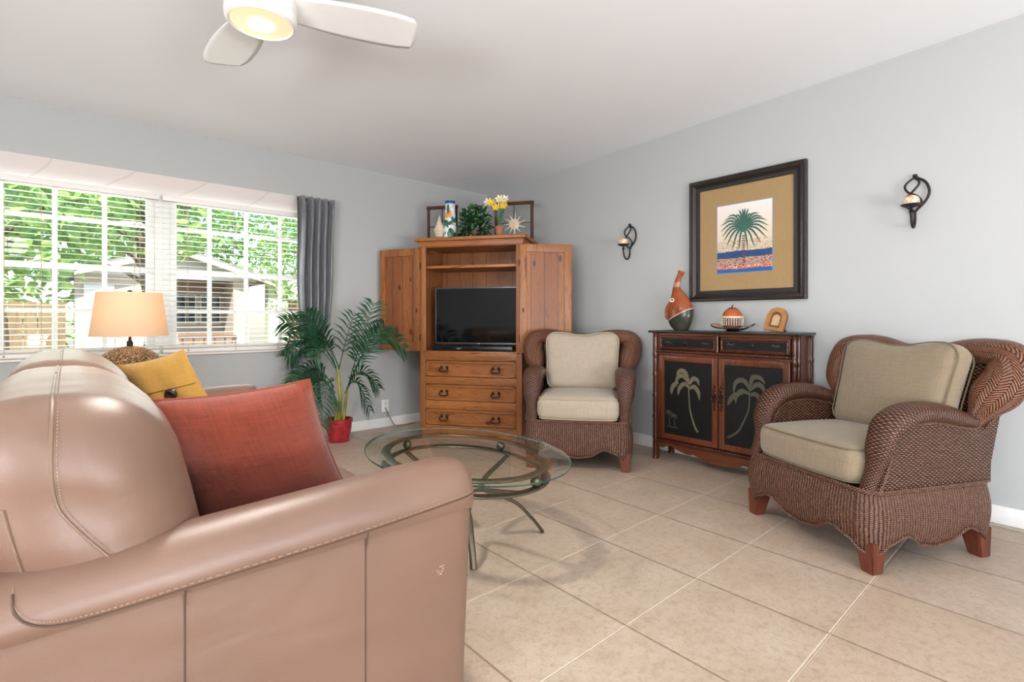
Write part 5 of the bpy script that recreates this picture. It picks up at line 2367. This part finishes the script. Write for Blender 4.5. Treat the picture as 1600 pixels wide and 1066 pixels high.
# ------------------------------------------------------------------ potted palm
def palm():
    t = thing('potted_palm', 'artificial palm in a glossy red pot beside the curtain', 'plant', (1.715, 4.16, 0))
    mr = M('red glaze')
    mr.set(mr.ramp(mr.noise(mr.coords(), 25, 3), [(.35, '8e1f2a'), (.7, 'b8323c')]), .2)
    obj('pot', lathe([(0, .0), (.083, .0), (.090, .012), (.080, .018), (.090, .05), (.102, .11), (.106, .158), (.113, .163), (.113, .188), (.100, .190), (.098, .158), (0, .15)], seg=36), mr.m, t)
    obj('soil', lathe([(0, .172), (.06, .170), (.0985, .162), (0, .155)], seg=24), plain('dark soil', '1e1712', .95, bump=.6, bs=80), t)
    leaf = M('palm leaflet')
    leaf.set(leaf.ramp(leaf.noise(leaf.coords(), 18, 2), [(.3, '123822'), (.6, '24583a'), (.8, '4a7c4c')]), .38)
    stem = M('yellow green stem')
    stem.set(stem.ramp(stem.noise(stem.coords(scale=(1, 1, .3)), 16, 2), [(.35, '5f6f2a'), (.55, 'b0a42e'), (.75, '8a7a3a')]), .45)
    rnd = random.Random(21)
    # stems (canes)
    cvec, svec = Vector((.7514, -.6598, 0)), Vector((.6598, .7514, 0))   # right, depth
    stems = [([(0, 0, .13), (.01, 0, .35), (-.015, 0, .62)], .019), ([(.03, .01, .13), (.05, .01, .3), (.075, .0, .46)], .016), ([(-.03, 0, .13), (-.03, .02, .28), (-.06, .02, .4)], .012)]
    for pts, r in stems:
        P = catmull([cvec * a + svec * b + Vector((0, 0, c)) for a, b, c in pts], 8)
        bm = new()
        add_tube(bm, P, lambda s, r=r: r * (1 - .45 * s) * (1 + .06 * math.sin(s * 40)), seg=10)
        obj('stem', bm, stem.m, t)
    # fronds: (start r,d,z) (end r,d,z) rise
    F = [((-.01, 0, .60), (-.36, -.25, 1.00), .14, 22), ((-.01, 0, .60), (-.30, -.30, .84), .14, 20), ((-.01, 0, .58), (-.34, -.22, .72), .16, 22),
         ((.0, 0, .62), (-.20, -.2, 1.08), .06, 20), ((0, 0, .60), (.12, .02, 1.06), .03, 8),
         ((.075, 0, .46), (.30, -.02, 1.16), .02, 20), ((.075, 0, .46), (.42, -.12, .97), .07, 20), ((.075, 0, .44), (.60, -.16, .78), .26, 26),
         ((.06, 0, .44), (.36, -.08, .45), .14, 18), ((.05, 0, .40), (.30, -.14, .28), .16, 18),
         ((-.03, 0, .40), (-.34, -.25, .38), .16, 20), ((-.05, .0, .42), (-.22, -.2, .19), .20, 18), ((-.04, 0, .40), (-.08, -.2, .17), .20, 16), ((-.02, -.0, .60), (-.12, -.25, .72), .16, 18), ((-.04, 0, .45), (-.28, -.25, .52), .14, 18)]
    for (a, b, rise, nl) in F:
        pa = cvec * a[0] + svec * a[1] + Vector((0, 0, a[2]))
        pb = cvec * b[0] + svec * b[1] + Vector((0, 0, b[2]))
        mid = (pa + pb) / 2 + Vector((0, 0, rise))
        q1 = pa.lerp(mid, .55) + Vector((0, 0, rise * .25))
        P = catmull([pa, q1, mid, mid.lerp(pb, .55) + Vector((0, 0, rise * .15)), pb], 10)
        bm = new()
        add_tube(bm, P, lambda s: .0048 * (1 - .7 * s), seg=6)
        N = len(P)
        length = (pb - pa).length
        for k in range(nl):
            s_ = .26 + .73 * k / (nl - 1)
            i = int(s_ * (N - 1))
            p = P[i]
            tv = (P[min(N - 1, i + 1)] - P[max(0, i - 1)]).normalized()
            side0 = tv.cross(Vector((0, 0, 1)))
            if side0.length < .2:
                side0 = tv.cross(svec)
            side0.normalize()
            # lay leaflets partly in the view-facing plane for a natural fan
            side0 = (side0 * .6 + tv.cross(svec).normalized() * .8).normalized()
            upv = side0.cross(tv).normalized()
            ll = (.155 * math.sin(math.pi * (.22 + .62 * (k / (nl - 1)))) + .02) * rnd.uniform(.9, 1.1) * (.8 + .4 * min(1, length / .5))
            for sg in (-1, 1):
                d = (side0 * sg * .78 + tv * .62 + Vector((0, 0, rnd.uniform(-.12, .05)))).normalized()
                wv = d.cross(upv).normalized()
                w = .0068
                A = p
                B = p + d * ll * .45 + Vector((0, 0, .004))
                C_ = p + d * ll + Vector((0, 0, -.16 * ll - .006))
                v1 = [bm.verts.new(x) for x in (A + wv * w * .4, B + wv * w, C_, B - wv * w, A - wv * w * .4)]
                mm = bm.verts.new(B + upv * .0025)
                for x, y in ((0, 1), (1, 2), (2, 3), (3, 4)):
                    bm.faces.new((v1[x], v1[y], mm))
                bm.faces.new((v1[4], v1[0], mm))
        obj('frond', bm, leaf.m, t, smooth=False)


palm()

# ------------------------------------------------------------------ wall outlet and cables
t = thing('wall_outlet', 'small white wall outlet low beside the armoire', 'outlet', (2.27, YW, .20))
bm = new()
span(bm, -.036, .036, -.006, 0, -.058, .058, .003)
obj('plate', bm, MWHITE, t)
bm = new()
for zz in (-.022, .022):
    span(bm, -.012, .012, -.0085, -.005, zz - .012, zz + .012, .002)
obj('sockets', bm, plain('socket ivory', 'c9c9c4', .4), t)
o = obj('power_cable', tube(catmull([(2.27, YW - .012, .18), (2.29, YW - .06, .10), (2.33, YW - .08, .02), (2.40, YW - .10, .008), (2.46, YW - .09, .008), (2.56, YW - .06, .008)], 8), .004, seg=6), plain('grey cable', '6c6c6a', .5))
tag(o, 'grey power cable dropping from the outlet beside the armoire', 'cable')
o = obj('floor_cable', tube(catmull([(3.46, .55, .006), (3.455, .35, .006), (3.44, .2, .006), (3.40, .0, .006), (3.42, -.3, .006)], 8), .004, seg=6), plain('cream cable', 'b8ad9a', .5))
tag(o, 'thin cable along the baseboard behind the large wicker armchair', 'cable')

# ------------------------------------------------------------------ ceiling fan
def fan():
    fx, fy = .545, 2.045
    ch = ceil_z(fy)
    t = thing('ceiling_fan', 'white three-blade ceiling fan with a lit round light', 'ceiling fan', (fx, fy, ch), 0)
    MF = plain('white fan enamel', 'e4e4e2', .3, var=.02)
    zb = 2.13 - ch
    obj('housing', lathe([(0, 0), (.075, 0), (.078, -.03), (.055, -.05), (.055, -.07), (.118, -.10), (.132, -.15), (.132, -.20), (.124, zb + .045), (.115, zb + .035), (0, zb + .035)][::-1], seg=48), MF, t)
    obj('light_ring', lathe([(.090, zb + .045), (.122, zb + .045), (.126, zb + .03), (.121, zb + .006), (.111, zb), (.107, zb + .004), (.090, zb + .02)], seg=48), MF, t)
    em = M('lit glass diffuser')
    em.set('8a7c66', .4)
    em.b.inputs['Emission Color'].default_value = (1, .76, .46, 1)
    em.b.inputs['Emission Strength'].default_value = .95
    obj('diffuser', lathe([(0, zb - .003), (.06, zb - .001), (.09, zb + .002), (.108, zb + .006), (.108, zb + .02), (0, zb + .02)], seg=48), em.m, t)
    eb = M('lit bulb')
    eb.set('fff0d8', .4)
    eb.b.inputs['Emission Color'].default_value = (1, .93, .8, 1)
    eb.b.inputs['Emission Strength'].default_value = 12
    bm = new()
    add_sphere(bm, (0, 0, zb - .004), (.045, .045, .006), 20, 10)
    obj('bulb_cover', bm, eb.m, t)
    for ang in (-22, 91, 215):
        d = Vector((math.cos(R(ang)), math.sin(R(ang)), 0))
        w = Vector((-d.y, d.x, 0))
        bm = new()

        def bl(u, v):
            r = .11 + .47 * u
            hw = .060 + .036 * math.sin(math.pi * min(1, u * 1.05) * .75) - .012 * max(0, u - .85) / .15
            q = (2 * v - 1)
            rr = r - .018 * abs(q) ** 3 * (1 if u > .97 else 0)
            return d * rr + w * (q * hw) + Vector((0, 0, zb + .080 - q * .016 - .01 * u))
        grid(bm, bl, 24, 10)
        obj('blade', bm, MF, t, solid=.007, angle=60)
    light('fan_bulb', 'AREA', (fx, fy, 2.118), 30, (1, .93, .84), (0, 0, 0), .2, .2)


fan()

# ceiling light behind the camera (its reflection shows in the television)
t = thing('flush_ceiling_light', 'round flush ceiling light reflected in the television screen', 'ceiling light', (-.6, -1.4, ceil_z(-1.4)), 0)
obj('rim', lathe([(0, 0), (.17, 0), (.175, -.03), (.15, -.04), (0, -.04)][::-1], seg=40), MWHITE, t)
em = M('lit ceiling diffuser')
em.set('fff4e4', .4)
em.b.inputs['Emission Color'].default_value = (1, .93, .82, 1)
em.b.inputs['Emission Strength'].default_value = 8
obj('diffuser', lathe([(0, -.075), (.08, -.068), (.14, -.042), (.14, -.038), (0, -.038)], seg=40), em.m, t)
light('ceiling_bulb', 'POINT', (-.6, -1.4, 2.12), 26, (1, .98, .96), radius=.15)
